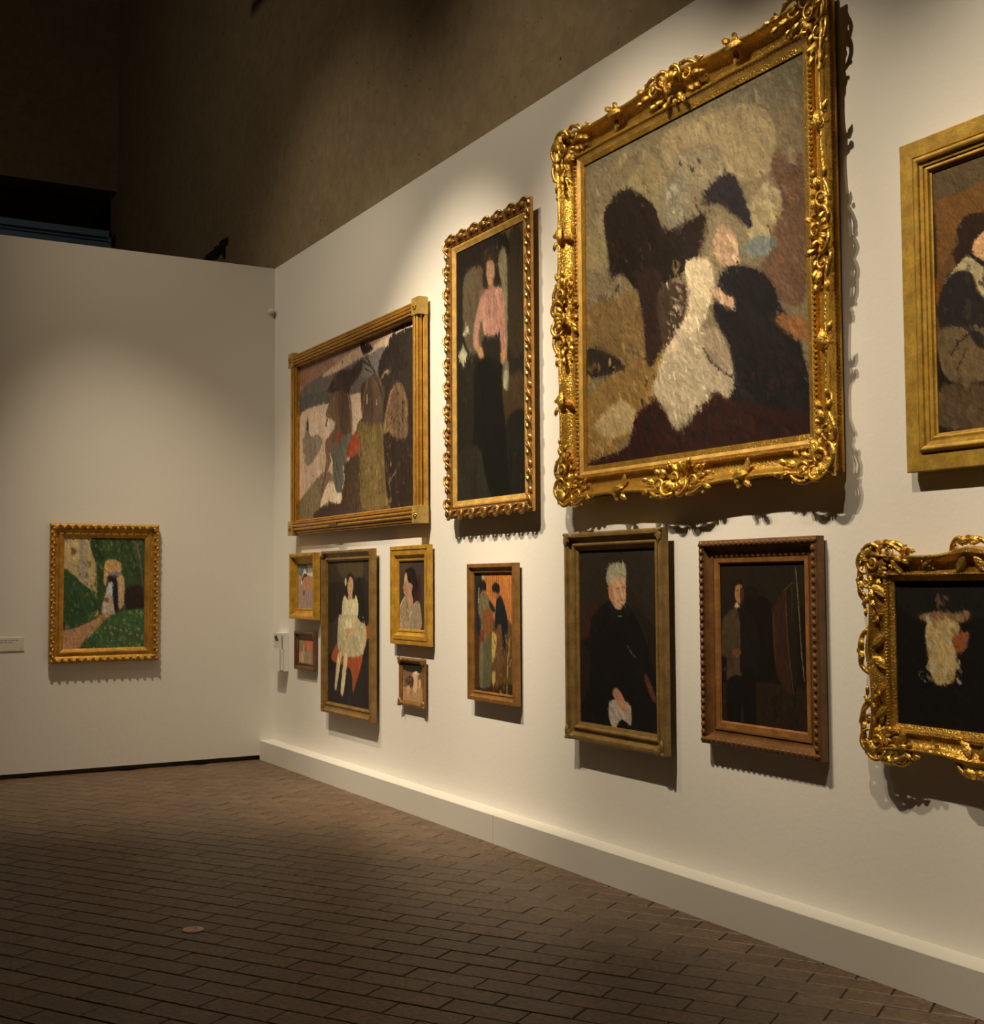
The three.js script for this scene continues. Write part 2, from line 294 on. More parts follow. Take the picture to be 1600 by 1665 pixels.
// centre cartouche for a bottom rail: x along the rail, y from the outer edge inwards
function centreCarving(A, z) {
  const g = [], k = A;
  for (let i = -2; i <= 2; i++) g.push(leaf(k * (0.19 - 0.012 * Math.abs(i)), k * 0.085, k * 0.045, k * 0.03, i * k * 0.03, k * 0.17, z, -Math.PI / 2 + i * 0.40));
  g.push(volute(0, k * 0.19, z + k * 0.02, k * 0.085, k * 0.030, 1.2, -Math.PI / 2, 1));
  for (let i = -1; i <= 1; i++) g.push(leaf(k * 0.16, k * 0.08, k * 0.04, 0, i * k * 0.06, k * 0.25, z - k * 0.07, Math.PI / 2 - i * 0.6));
  for (const s of [1, -1]) {
    const m = [taperTube([V(k * 0.02, k * 0.02, z + k * 0.02), V(k * 0.12, -k * 0.015, z + k * 0.05), V(k * 0.21, k * 0.03, z + k * 0.05), V(k * 0.23, k * 0.12, z + k * 0.03), V(k * 0.16, k * 0.17, z)], k * 0.036, k * 0.020, 20),
      volute(k * 0.33, k * 0.12, z, k * 0.09, k * 0.028, 1.2, Math.PI * 1.1, -1),
      taperTube([V(k * 0.2, k * 0.0, z), V(k * 0.32, -k * 0.01, z + k * 0.03), V(k * 0.43, k * 0.03, z + k * 0.02), V(k * 0.53, k * 0.09, z), V(k * 0.64, k * 0.06, z)], k * 0.032, k * 0.015, 18)];
    for (const [len, x, y, t] of [[0.17, 0.40, 0.16, 0.2], [0.15, 0.25, 0.24, 0.6], [0.14, 0.14, 0.30, 1.1], [0.15, 0.50, 0.08, -0.3], [0.14, 0.36, 0.26, 0.5], [0.13, 0.52, 0.20, 0.1]]) m.push(leaf(k * len, k * len * 0.5, k * 0.035, k * 0.02, k * x, k * y, z - k * 0.07 * (y > 0.2 ? 1 : 0), t));
    for (let b = 0; b < 4; b++) m.push(ball(k * (0.028 - b * 0.003), k * (0.22 + b * 0.11), k * (0.33 - 0.035 * b), z - k * 0.08));
    m.push(ball(k * 0.028, k * 0.24, -k * 0.01, z + k * 0.03), ball(k * 0.022, k * 0.48, k * 0.0, z));
    const j = join(m); if (s < 0) { j.scale(-1, 1, 1); flip(j); } g.push(j);
  }
  return join(g);
}
function beadRow(W, H, u, h, r, step) {
  const b = new THREE.OctahedronGeometry(r, 1), list = [];
  for (let side = 0; side < 4; side++) { const len = side % 2 ? H : W, n = Math.floor((len - 2 * u) / step); for (let i = 0; i <= n; i++) { const p = onRail(W, H, side, u + (len - 2 * u) * i / n, u); list.push(b.clone().translate(p.x, p.y, h)); } }
  return mergeGeometries(list);
}
function ropeRow(W, H, u, h, r, step) {   // slanted lozenges in a row, a carved running border
  const list = [];
  for (let side = 0; side < 4; side++) { const len = side % 2 ? H : W, n = Math.floor((len - 2 * u) / step); for (let i = 0; i < n; i++) { const p = onRail(W, H, side, u + (len - 2 * u) * (i + 0.5) / n, u); const b = new THREE.OctahedronGeometry(r, 1); b.scale(0.42 * step / r * 0.9 + 0.2, 0.8, 0.7); b.rotateZ(0.6 + railTurn(side)); b.translate(p.x, p.y, h); list.push(b); } }
  return mergeGeometries(list);
}
const pictures = {};
// one framed painting. wall 'right' (x = 0, seen from the left) or 'far' (z = 0)
function framed({ key, wall = 'right', a0, a1, y0, y1, off = 0.03, name = 'framed_painting', label, prof, mat, swell, segs = 2, sight, liner, paint }) {
  const W = a1 - a0, H = y1 - y0, g = group(name); tag(g, label, 'painting', 'framed paintings');
  if (wall === 'right') { g.position.set(0, y0, (a0 + a1) / 2); g.rotation.y = -Math.PI / 2; } else g.position.set((a0 + a1) / 2, y0, 0);
  const rails = [];
  for (let side = 0; side < 4; side++) { const r = part('frame_rail', railGeo(W, H, side, prof, swell, segs), mat, g); r.position.z = off; rails.push(r); }
  const [sw, sh] = sight;                         // sight width from the outer edge, and the canvas face height
  if (liner) for (let side = 0; side < 4; side++) { const r = part('liner', railGeo(W - 2 * liner.at, H - 2 * liner.at, side, liner.prof), liner.mat, g); r.position.set(0, liner.at, off); }
  const cw = W - 2 * sw, ch = H - 2 * sw;
  const cg = new THREE.BoxGeometry(cw + 0.012, ch + 0.012, 0.016); const u = cg.attributes.uv; for (let i = 0; i < 24; i++) if (i < 16 || i >= 20) u.setXY(i, 0.01, 0.01);
  const cv = part('canvas', cg, paint ?? std({ color: lin(0.1, 0.09, 0.08), roughness: 0.7 }), g); cv.position.set(0, H / 2, off + sh - 0.008);
  // two wall spacers behind the frame carry it off the wall
  for (const s of [-1, 1]) { const w = part('wall_spacer', box(0.03, 0.05, off + sh - 0.014, 0, 0, 0), M.lampBlack, g); w.position.set(s * W * 0.3, H * 0.75, (off + sh - 0.014) / 2); }
  pictures[key] = { g, W, H, rails, off, sw, sh, wall, a0, a1, y0 };
  return { g, W, H, rails, off };
}

// ------------------------------------------------------------------ the paintings on the right wall, upper row
{
  // shore scene: reeded half-round frame with square corner blocks
  // seven round reeds over a half round body, with open channels between them
  const prof = [[0, 0], [0, 0.012]], K = 6, A = t => [0.056 - 0.056 * Math.cos(Math.PI * t * 0.97), 0.014 + 0.052 * Math.sin(Math.PI * t * 0.86)];
  const side = (t, w, d) => { const p = A(t), q = A(t + 0.004), l = Math.hypot(q[0] - p[0], q[1] - p[1]), T = [(q[0] - p[0]) / l, (q[1] - p[1]) / l]; return [p[0] + T[0] * w + T[1] * d, p[1] + T[1] * w - T[0] * d]; };
  for (let k = 0; k < K; k++) {
    const c = 0.0042, a = k ? side(k / K, c, 0) : A(0), b = k < K - 1 ? side((k + 1) / K, -c, 0) : A(1);
    if (k) prof.push(side(k / K, -c * 0.9, 0.012), side(k / K, c * 0.9, 0.012));
    for (let i = 0; i <= 4; i++) { const t = i / 4, dx = b[0] - a[0], dy = b[1] - a[1], l = Math.hypot(dx, dy), q = 4 * t * (1 - t) * 0.006; prof.push([a[0] + dx * t - dy / l * q, a[1] + dy * t + dx / l * q]); }
  }
  prof.push([0.113, 0.026], [0.118, 0.026], [0.118, 0.0]);
  const f = framed({ key: 'beach', a0: 0.588, a1: 2.996, y0: 1.893, y1: 3.38, off: 0.02, prof, mat: M.reedGold, sight: [0.117, 0.018],
    label: 'wide shore scene with dark figures in a reeded gold frame with square corner blocks' });
  for (const [sx, y] of [[-1, 0.052], [1, 0.052], [1, f.H - 0.052], [-1, f.H - 0.052]]) {
    const s = new THREE.Shape(); s.moveTo(-0.05, -0.055); s.lineTo(0.05, -0.055); s.lineTo(0.05, 0.055); s.lineTo(-0.05, 0.055); s.closePath();
    const e = new THREE.ExtrudeGeometry(s, { depth: 0.066, bevelEnabled: true, bevelThickness: 0.004, bevelSize: 0.004, bevelSegments: 2 });
    const b = part('corner_block', e, M.blockGold, f.g); b.position.set(sx * (f.W / 2 - 0.046), y, f.off + 0.004);
    const petals = []; for (let i = 0; i < 6; i++) petals.push(leaf(0.026, 0.02, 0.008, 0.004, 0, 0, 0.07, i * Math.PI / 3)); petals.push(ball(0.010, 0, 0, 0.078));
    mesh('rosette', join(petals), M.brightGold, b);
  }
  const np = part('name_plate', box(0.14, 0.022, 0.006, 0, 0, 0), M.darkWood, f.g); np.position.set(-0.25, 0.05, f.off + 0.073);
}
{
  // standing woman: narrow tall frame with a border of knobs and twisted leaves
  const prof = path([0, 0], [0, 0.018], 0.006, [0.052, 0.016], [0.06, 0.012], [0.062, 0.006], [0.07, 0.006], [0.105, 0.001], [0.105, -0.01]);
  const f = framed({ key: 'lily', a0: 3.354, a1: 4.387, y0: 1.893, y1: 3.674, off: 0.055, prof, mat: M.leafGold, sight: [0.108, -0.004],
    liner: { at: 0.068, mat: M.linerGold, prof: path([0, 0], [0, 0.01], 0.003, [0.016, 0.009], [0.04, 0.001], [0.04, -0.008]) },
    label: 'tall narrow portrait of a woman in pink blouse and black skirt, knobbed gold frame' });
  const unit = join([ball(0.019, 0, 0.026, 0.026, 1.1, 1, 0.9), ball(0.011, 0.044, 0.014, 0.022), ball(0.010, -0.040, 0.042, 0.022), taperTube([V(-0.056, 0.008, 0.018), V(-0.03, -0.004, 0.030), V(0.002, 0.006, 0.034), V(0.03, 0.040, 0.030), V(0.058, 0.052, 0.018)], 0.010, 0.007, 14), leaf(0.055, 0.03, 0.012, 0.008, 0.016, 0.006, 0.018, 0.25), leaf(0.05, 0.026, 0.012, 0.008, -0.014, 0.048, 0.018, 3.4)]);
  for (let side = 0; side < 4; side++) { const len = side % 2 ? f.H : f.W, n = side % 2 ? 12 : 7; for (let i = 0; i < n; i++) { const p = onRail(f.W, f.H, side, len * (i + 0.5) / n, 0); const o = mesh(i + side ? 'leaf_knob_' + String(i).padStart(3, '0') : 'leaf_knob', unit, M.leafGold, f.rails[side]); o.position.copy(p); o.rotation.z = railTurn(side); } }
}
{
  // the largest frame: swept, with corner and centre cartouches
  const bump = (x, w) => Math.exp(-x * x / (w * w));
  const swell = (s, L) => 0.030 * (bump(s, 0.22) + bump(L - s, 0.22) + bump(s - L / 2, 0.26)) + 0.012 * (bump(s - L * 0.27, 0.05) + bump(s - L * 0.73, 0.05));
  const prof = path([0.004, 0, 0], [0, 0.006, 0], [0, 0.016, 0], [0.012, 0.022, 0], [0.014, 0.036, 0.3], -0.008, [0.008, 0.072, 0.9], [0.010, 0.086, 1], 0.003, [0.022, 0.088, 0.9], [0.028, 0.080, 0.7], -0.016, [0.094, 0.026, 0], [0.100, 0.026, 0], [0.103, 0.040, 0], 0.006, [0.122, 0.038, 0], [0.124, 0.03, 0], [0.172, 0.022, 0], [0.172, 0, 0]);
  for (const p of prof) if (p.length < 3) p[2] = p[1] > 0.06 ? 0.85 : 0.25;
  const f = framed({ key: 'big', a0: 4.700, a1: 6.680, y0: 1.930, y1: 3.885, off: 0.012, prof, mat: M.brightGold, swell, segs: 72, sight: [0.170, 0.014],
    liner: { at: 0.124, mat: M.linerGold, prof: path([0, 0.01], [0, 0.036], [0.004, 0.038], [0.01, 0.034], -0.002, [0.040, 0.020], [0.047, 0.020], [0.047, 0.006]) },
    label: 'largest painting, brown and black brushwork under a beige sky, in heavy carved gold frame' });
  const cc = cornerCarving(0.36, 0.076), mc = centreCarving(0.40, 0.078);
  const small = join([volute(-0.012, 0.004, 0.084, 0.030, 0.010, 1.1, 0, 1), leaf(0.11, 0.05, 0.018, 0.012, -0.06, 0.018, 0.078, 0.12), leaf(0.075, 0.04, 0.014, -0.016, 0.004, 0.030, 0.070, 1.35), leaf(0.06, 0.03, 0.014, 0.006, 0.02, 0.0, 0.082, -0.5), ball(0.013, -0.01, -0.022, 0.084), ball(0.009, 0.03, -0.014, 0.084)]);
  for (let side = 0; side < 4; side++) {
    const len = side % 2 ? f.H : f.W, r = f.rails[side];
    const put = (name, g, s, u) => { const o = part(name, g, M.brightGold, r); o.position.copy(onRail(f.W, f.H, side, s, u)); o.rotation.z = railTurn(side); return o; };
    put('corner_cartouche', cc, -0.028, -0.028); put('centre_cartouche', mc, len / 2, -0.028);
    put('scroll_knob', small, len * 0.27, 0.0); put('scroll_knob', small, len * 0.73, 0.0);
  }
  const b1 = part('bead_border', beadRow(f.W, f.H, 0.006, 0.019, 0.0075, 0.0165), M.brightGold, f.g); b1.position.z = f.off; b1.userData.kind = 'stuff';
  const b2 = part('rope_border', ropeRow(f.W, f.H, 0.113, 0.045, 0.012, 0.022), M.brightGold, f.g); b2.position.z = f.off; b2.userData.kind = 'stuff';
}
{
  // seated woman at the right edge of the picture: broad flat band and stepped inner mouldings
  const prof = path([0, 0], [0, 0.026], [0.003, 0.029], [0.062, 0.029], [0.064, 0.024], [0.068, 0.024], [0.07, 0.034], 0.007, [0.092, 0.036], [0.093, 0.029], [0.108, 0.026], [0.109, 0.02], [0.118, 0.022], 0.002, [0.126, 0.019], [0.127, 0.012], [0.136, 0.010], [0.136, 0]);
  framed({ key: 'seated', a0: 7.022, a1: 8.10, y0: 1.898, y1: 3.142, off: 0.02, prof, mat: M.satinGold, sight: [0.134, 0.006],
    label: 'seated woman in black jacket against warm brown, broad stepped yellow gold frame at upper right' });
}
// ------------------------------------------------------------------ lower row
{
  const deep = (o, d, w, lip) => path([0, 0], [0, d - 0.006], 0.003, [0.006, d], [lip, d], 0.002, [lip + 0.006, d - 0.008], -0.006, [w - 0.012, 0.012], [w - 0.01, 0.015], 0.002, [w, 0.010], [w, 0]);
  framed({ key: 'nurse', a0: 0.546, a1: 1.093, y0: 1.208, y1: 1.739, off: 0.014, prof: deep(0, 0.052, 0.085, 0.026), mat: M.yellowGold, sight: [0.083, 0.004],
    label: 'portrait of a figure in white cap and gown, deep bright yellow gold frame' });
  framed({ key: 'tiny', a0: 0.592, a1: 1.027, y0: 0.800, y1: 1.109, off: 0.012, prof: deep(0, 0.028, 0.056, 0.02), mat: M.darkWood, sight: [0.054, 0.004],
    label: 'small dark brown framed picture of pale and coral strokes, right of the leaflet holder' });
}
{
  const prof = path([0, -0.018], [0, 0.018], 0.004, [0.01, 0.027], [0.018, 0.027], -0.007, [0.056, 0.008], [0.058, 0.011], 0.003, [0.072, 0.009], [0.074, 0.003], [0.082, 0.002], [0.082, -0.01]);
  const f = framed({ key: 'girl', a0: 1.262, a1: 2.204, y0: 0.515, y1: 1.742, off: 0.05, prof, mat: M.bronzeGold, sight: [0.080, -0.004],
    label: 'tall portrait of a girl in white on an orange chair, plain bronze gold frame' });
  for (let c = 0; c < 4; c++) { const o = part('corner_leaf', join([leaf(0.06, 0.024, 0.008, 0.004, 0.004, 0.014, 0.020, 0), leaf(0.06, 0.024, 0.008, 0.004, 0.014, 0.004, 0.020, Math.PI / 2), leaf(0.05, 0.028, 0.008, 0.002, 0.008, 0.008, 0.019, Math.PI / 4)]), M.brownGold, f.g); o.position.set((c === 0 || c === 3 ? -1 : 1) * (f.W / 2 - 0.004), c < 2 ? 0.004 : f.H - 0.004, f.off); o.rotation.z = c * Math.PI / 2; }
}
{
  const prof = path([0, 0], [0, 0.028], [0.003, 0.032], [0.024, 0.032], [0.026, 0.024], [0.033, 0.024], [0.035, 0.031], [0.062, 0.030], [0.064, 0.027], -0.004, [0.085, 0.012], [0.088, 0.015], 0.002, [0.104, 0.011], [0.104, 0]);
  framed({ key: 'profile', a0: 2.460, a1: 3.052, y0: 1.081, y1: 1.746, off: 0.018, prof, mat: M.yellowGold, sight: [0.102, 0.004],
    label: 'small head of a dark haired woman in profile, in a wide flat yellow gold frame' });
}
{
  const prof = path([0, 0], [0, 0.014], 0.006, [0.024, 0.016], [0.026, 0.012], [0.036, 0.006], [0.036, 0]);
  const f = framed({ key: 'garden_party', a0: 2.570, a1: 2.955, y0: 0.671, y1: 0.993, off: 0.018, prof, mat: M.brownGold, sight: [0.034, 0.003],
    label: 'smallest gilt picture of white strokes on pink brown, below the woman in profile' });
  for (let c = 0; c < 4; c++) { const o = part('corner_leaf', join([leaf(0.06, 0.042, 0.012, 0.006, -0.006, 0.012, 0.014, 0.1), leaf(0.06, 0.042, 0.012, 0.006, 0.012, -0.006, 0.014, Math.PI / 2 - 0.1), ball(0.012, 0.006, 0.006, 0.02)]), M.bronzeGold, f.g); o.position.set((c === 0 || c === 3 ? -1 : 1) * (f.W / 2), c < 2 ? 0 : f.H, f.off); o.rotation.z = c * Math.PI / 2; }
}
{
  const prof = path([0, 0], [0, 0.034], 0.003, [0.006, 0.040], [0.022, 0.040], [0.024, 0.034], -0.004, [0.044, 0.022], [0.046, 0.025], 0.002, [0.058, 0.019], [0.058, 0]);
  framed({ key: 'couple', a0: 3.585, a1: 4.152, y0: 0.789, y1: 1.609, off: 0.018, prof, mat: M.brownGold, sight: [0.056, 0.012],
    label: 'narrow painting of a dancing couple before orange stripes, in a brown gold box frame' });
}
{
  const prof = path([0, 0], [0, 0.034], 0.004, [0.012, 0.045], [0.024, 0.044], [0.026, 0.038], -0.009, [0.054, 0.020], [0.056, 0.026], 0.005, [0.074, 0.024], [0.076, 0.016], [0.094, 0.010], [0.094, 0]);
  const f = framed({ key: 'lady', a0: 4.714, a1: 5.560, y0: 0.673, y1: 1.754, off: 0.04, prof, mat: M.oldGold, sight: [0.092, 0.004],
    label: 'portrait of a white haired old woman in black with a white cloth, dull gold frame' });
  for (let c = 0; c < 4; c++) { const o = part('corner_leaf', join([leaf(0.075, 0.032, 0.010, 0.004, 0.002, 0.014, 0.041, 0.05), leaf(0.075, 0.032, 0.010, 0.004, 0.014, 0.002, 0.041, Math.PI / 2 - 0.05), leaf(0.055, 0.032, 0.010, 0.002, 0.010, 0.010, 0.041, Math.PI / 4), ball(0.010, 0.008, 0.008, 0.044)]), M.oldGold, f.g); o.position.set((c === 0 || c === 3 ? -1 : 1) * (f.W / 2), c < 2 ? 0 : f.H, f.off); o.rotation.z = c * Math.PI / 2; }
}
{
  const prof = path([0, 0], [0, 0.030], 0.005, [0.010, 0.046], 0.004, [0.028, 0.044], [0.030, 0.038], -0.008, [0.066, 0.018], [0.068, 0.022], [0.076, 0.020], [0.078, 0.012], [0.082, 0]);
  const f = framed({ key: 'easel', a0: 5.802, a1: 6.551, y0: 0.765, y1: 1.680, off: 0.012, prof, mat: M.redWood, sight: [0.106, 0.004],
    liner: { at: 0.074, mat: M.redLiner, prof: [[0, 0.008], [0, 0.016], [0.003, 0.018], [0.026, 0.015], [0.033, 0.008], [0.033, 0]] },
    label: 'very dark portrait of a man beside an easel, in a carved reddish wood frame' });
  const lv = leaf(0.036, 0.022, 0.009, 0.004, -0.018, 0, 0, 0.35);
  for (let side = 0; side < 4; side++) { const len = side % 2 ? f.H : f.W, n = Math.round(len / 0.034), l = []; for (let i = 0; i < n; i++) { const p = onRail(f.W, f.H, side, len * (i + 0.5) / n, 0.012); l.push(lv.clone().rotateZ(railTurn(side)).translate(p.x, p.y, 0.043)); } const m = mesh('carved_edge', join(l), M.redWood, f.rails[side]); m.userData.kind = 'stuff'; }
}
{
  // pierced rococo frame at the right edge
  const bump = (x, w) => Math.exp(-x * x / (w * w));
  const swell = (s, L) => 0.030 * bump(s, 0.10) + 0.030 * bump(L - s, 0.10) + 0.028 * bump(s - L / 2, 0.09) - 0.010;
  const prof = path([0.01, 0, 1], [0.0, 0.012, 1], [0, 0.045, 1], [0.006, 0.058, 1], 0.004, [0.018, 0.056, 1], -0.012, [0.066, 0.030, 0], [0.069, 0.036, 0], 0.003, [0.084, 0.034, 0], [0.086, 0.026, 0], [0.104, 0.018, 0], [0.104, 0, 0]);
  for (const p of prof) if (p.length < 3) p[2] = 0.5;
  const f = framed({ key: 'dark', a0: 6.850, a1: 7.80, y0: 0.857, y1: 1.598, off: 0.036, prof, mat: M.brightGold, swell, segs: 60, sight: [0.102, 0.010],
    label: 'dark painting with pale brushwork in an ornate pierced gold frame at the lower right' });
  const arms = A => { const m = [cornerCarving(A, 0.05)]; return join(m); };
  const cc = arms(0.27);
  // open C scrolls that stand clear of the rail and leave gaps
  const loop = join([taperTube([V(-0.085, 0.01, 0.03), V(-0.07, -0.032, 0.042), V(-0.03, -0.050, 0.048), V(0.012, -0.046, 0.05), V(0.05, -0.052, 0.046), V(0.078, -0.03, 0.04), V(0.088, 0.012, 0.03)], 0.010, 0.010, 26), volute(-0.07, -0.012, 0.035, 0.026, 0.007, 1.2, 1.2, 1), volute(0.07, -0.012, 0.035, 0.026, 0.007, 1.2, 2.0, -1), leaf(0.06, 0.034, 0.012, 0.008, -0.01, -0.048, 0.046, 0.2), leaf(0.06, 0.034, 0.012, 0.008, 0.01, -0.048, 0.046, Math.PI - 0.2), ball(0.012, 0, -0.052, 0.052), ball(0.009, -0.045, -0.046, 0.048), ball(0.009, 0.045, -0.048, 0.046), leaf(0.07, 0.04, 0.012, -0.012, 0.02, 0.012, 0.052, 0.9), leaf(0.07, 0.04, 0.012, -0.012, -0.02, 0.012, 0.052, Math.PI - 0.9)]);
  const drop = join([ball(0.009, 0.012, 0.034, 0.046), ball(0.007, 0.0, 0.044, 0.041), ball(0.006, -0.012, 0.054, 0.037), ball(0.007, 0.026, 0.026, 0.05), volute(-0.006, 0.016, 0.050, 0.016, 0.005, 1.1, 0, 1), leaf(0.032, 0.016, 0.007, 0.003, 0.004, 0.030, 0.046, 0.6)]);
  for (let side = 0; side < 4; side++) {
    const len = side % 2 ? f.H : f.W, r = f.rails[side];
    const put = (name, g, s, u) => { const o = part(name, g, M.brightGold, r); o.position.copy(onRail(f.W, f.H, side, s, u)); o.rotation.z = railTurn(side); };
    put('corner_cartouche', cc, -0.034, -0.034);
    put('open_scroll', loop, len / 2, 0.006); put('open_scroll', loop, 0.10, 0.010); put('open_scroll', loop, len - 0.10, 0.010);
    put('leaf_drop', drop, len * 0.31, 0.004); put('leaf_drop', drop, len * 0.69, 0.004);
  }
  const b2 = part('bead_border', beadRow(f.W, f.H, 0.077, 0.037, 0.0055, 0.012), M.brightGold, f.g); b2.position.z = f.off; b2.userData.kind = 'stuff';
}
// ------------------------------------------------------------------ the end wall
{
  const prof = path([0, 0], [0, 0.024], [0.004, 0.03], 0.008, [0.036, 0.032], [0.040, 0.024], -0.006, [0.068, 0.012], [0.071, 0.018], 0.003, [0.092, 0.016], [0.112, 0.006], [0.112, 0]);
  const f = framed({ key: 'garden', wall: 'far', a0: -1.863, a1: -1.004, y0: 0.877, y1: 1.982, off: 0.02, prof, mat: M.gardenGold, sight: [0.110, 0.002],
    label: 'sunlit garden path with a woman in a doorway, gold frame, alone on the end wall' });
  for (let side = 0; side < 4; side++) { const len = side % 2 ? f.H : f.W, n = Math.round(len / 0.03), l = [], R = rng(side + 3); for (let i = 1; i < n; i++) { const p = onRail(f.W, f.H, side, len * (i + 0.5) / n, 0.022); l.push(leaf(0.03, 0.022, 0.007, 0.003, -0.015, 0, 0, (i % 2 ? 0.6 : -0.6) + R() * 0.4).rotateZ(railTurn(side)).translate(p.x, p.y, 0.036)); } const m = mesh('carved_edge', join(l), M.gardenGold, f.rails[side]); m.userData.kind = 'stuff'; }
}

// ------------------------------------------------------------------ the canvases: flat oil paint, in albedo, laid on with brush marks
// lines: kind | width, or count and size | red green blue / ... | points in percent of the canvas
function painting(key, w, h, ground, brush, lean, lines) {
  const pic = pictures[key], R = rng(key.length * 977 + key.charCodeAt(0) * 31 + key.charCodeAt(1));
  const c = document.createElement('canvas'); c.width = w; c.height = h; const x = c.getContext('2d');
  const rgb = t => 'rgb(' + t.trim().split(' ').join(',') + ')'; x.fillStyle = rgb(ground); x.fillRect(0, 0, w, h); x.lineCap = x.lineJoin = 'round';
  const soft = h * 0.012 * brush;
  const aspect = (pic.W - 2 * pic.sw) / (pic.H - 2 * pic.sw) * h / w;     // canvas pixels are not square on the wall
  for (const line of lines.trim().split('\n')) {
    const [op, num, col, pts] = line.split('|').map(t => t.trim()), n = pts.split(' ').map(Number), p = []; for (let i = 0; i < n.length; i += 2) p.push([n[i] / 100 * w, n[i + 1] / 100 * h]);
    if (op === 'dabs') {
      const [cnt, size] = num.split(' ').map(Number), cols = col.split('/').map(rgb), s = size / 100 * h;
      for (let i = 0; i < cnt; i++) { x.fillStyle = cols[Math.floor(R() * cols.length)]; x.globalAlpha = 0.45 + R() * 0.4; const a = p[0][0] + (p[1][0] - p[0][0]) * R(), b = p[0][1] + (p[1][1] - p[0][1]) * R(), r = s * (0.3 + R() * 0.55); x.beginPath(); x.ellipse(a, b, r * 0.5 / aspect, r, (R() - 0.5) * 1.6 + lean - 1.2, 0, 7); x.fill(); }
      x.globalAlpha = 1; continue;
    }
    x.beginPath();
    if (op === 'stroke') {
      x.strokeStyle = rgb(col); x.lineWidth = Math.max(1, +num / 100 * h); x.moveTo(...p[0]);
      for (let i = 1; i < p.length; i++) x.lineTo(...p[i]); x.stroke();
    } else {
      const k = p.length, f = 0.15; x.fillStyle = rgb(col); x.moveTo(...p[0]);
      for (let i = 0; i < k; i++) { const o = p[(i + k - 1) % k], q = p[i], e = p[(i + 1) % k], s = p[(i + 2) % k]; x.bezierCurveTo(q[0] + (e[0] - o[0]) * f, q[1] + (e[1] - o[1]) * f, e[0] - (s[0] - q[0]) * f, e[1] - (s[1] - q[1]) * f, e[0], e[1]); }
      x.shadowColor = rgb(col); x.shadowBlur = soft; x.fill(); x.shadowBlur = 0;
      // broken colour inside the patch
      x.save(); x.clip();
      const xs = p.map(q => q[0]), ys = p.map(q => q[1]), x0 = Math.min(...xs), x1 = Math.max(...xs), y0 = Math.min(...ys), y1 = Math.max(...ys), base = col.trim().split(' ').map(Number), big = Math.max(soft * 1.2, Math.min(x1 - x0, y1 - y0) * 0.22);
      for (let i = 0; i < 26; i++) {
        const v = 0.72 + R() * 0.56, wr = 0.96 + R() * 0.08; x.strokeStyle = 'rgb(' + base.map((q, n) => Math.min(255, Math.round(q * v * (n ? 1 : wr)))).join(',') + ')'; x.globalAlpha = 0.28; x.lineWidth = big * (0.25 + R() * 0.6);
        const a = x0 + (x1 - x0) * R(), b = y0 + (y1 - y0) * R(), t = lean + (R() - 0.5) * 0.9, l = big * (0.8 + R() * 1.6); x.beginPath(); x.moveTo(a - Math.cos(t) * l, b - Math.sin(t) * l); x.lineTo(a + Math.cos(t) * l, b + Math.sin(t) * l); x.stroke();
      }
      x.restore(); x.globalAlpha = 1;
    }
  }
  // brush marks: short strokes that carry the colour already there
  const src = x.getImageData(0, 0, w, h).data, unit = h / 100 * brush;
  for (const [cnt, len, wid] of [[2600, 3.4, 1.0], [7000, 2.0, 0.55], [6000, 1.2, 0.3]]) for (let i = 0; i < cnt; i++) {
    const a = R() * w, b = R() * h, k = (Math.floor(b) * w + Math.floor(a)) * 4, v = 0.80 + R() * 0.40, t = lean + (R() - 0.5) * 1.1, l = unit * len * (0.4 + R());
    x.strokeStyle = `rgb(${Math.min(255, src[k] * v)},${Math.min(255, src[k + 1] * v)},${Math.min(255, src[k + 2] * v)})`; x.globalAlpha = 0.6; x.lineWidth = unit * wid * (0.5 + R() * 0.7);
    const dx = Math.cos(t) * l / 2 / aspect, dy = Math.sin(t) * l / 2; x.beginPath(); x.moveTo(a - dx, b - dy); x.quadraticCurveTo(a + (R() - 0.5) * unit, b + (R() - 0.5) * unit, a + dx, b + dy); x.stroke();
  }
  x.globalAlpha = 1;
  const t = new THREE.CanvasTexture(c); t.colorSpace = THREE.SRGBColorSpace; t.anisotropy = 8;
  const cv = pic.g.children.find(o => o.name === 'canvas');
  cv.material = new THREE.MeshPhysicalMaterial({ map: t, roughness: 0.7, specularIntensity: 0.25, bumpMap: T.weave, bumpScale: 0.0003 });
}
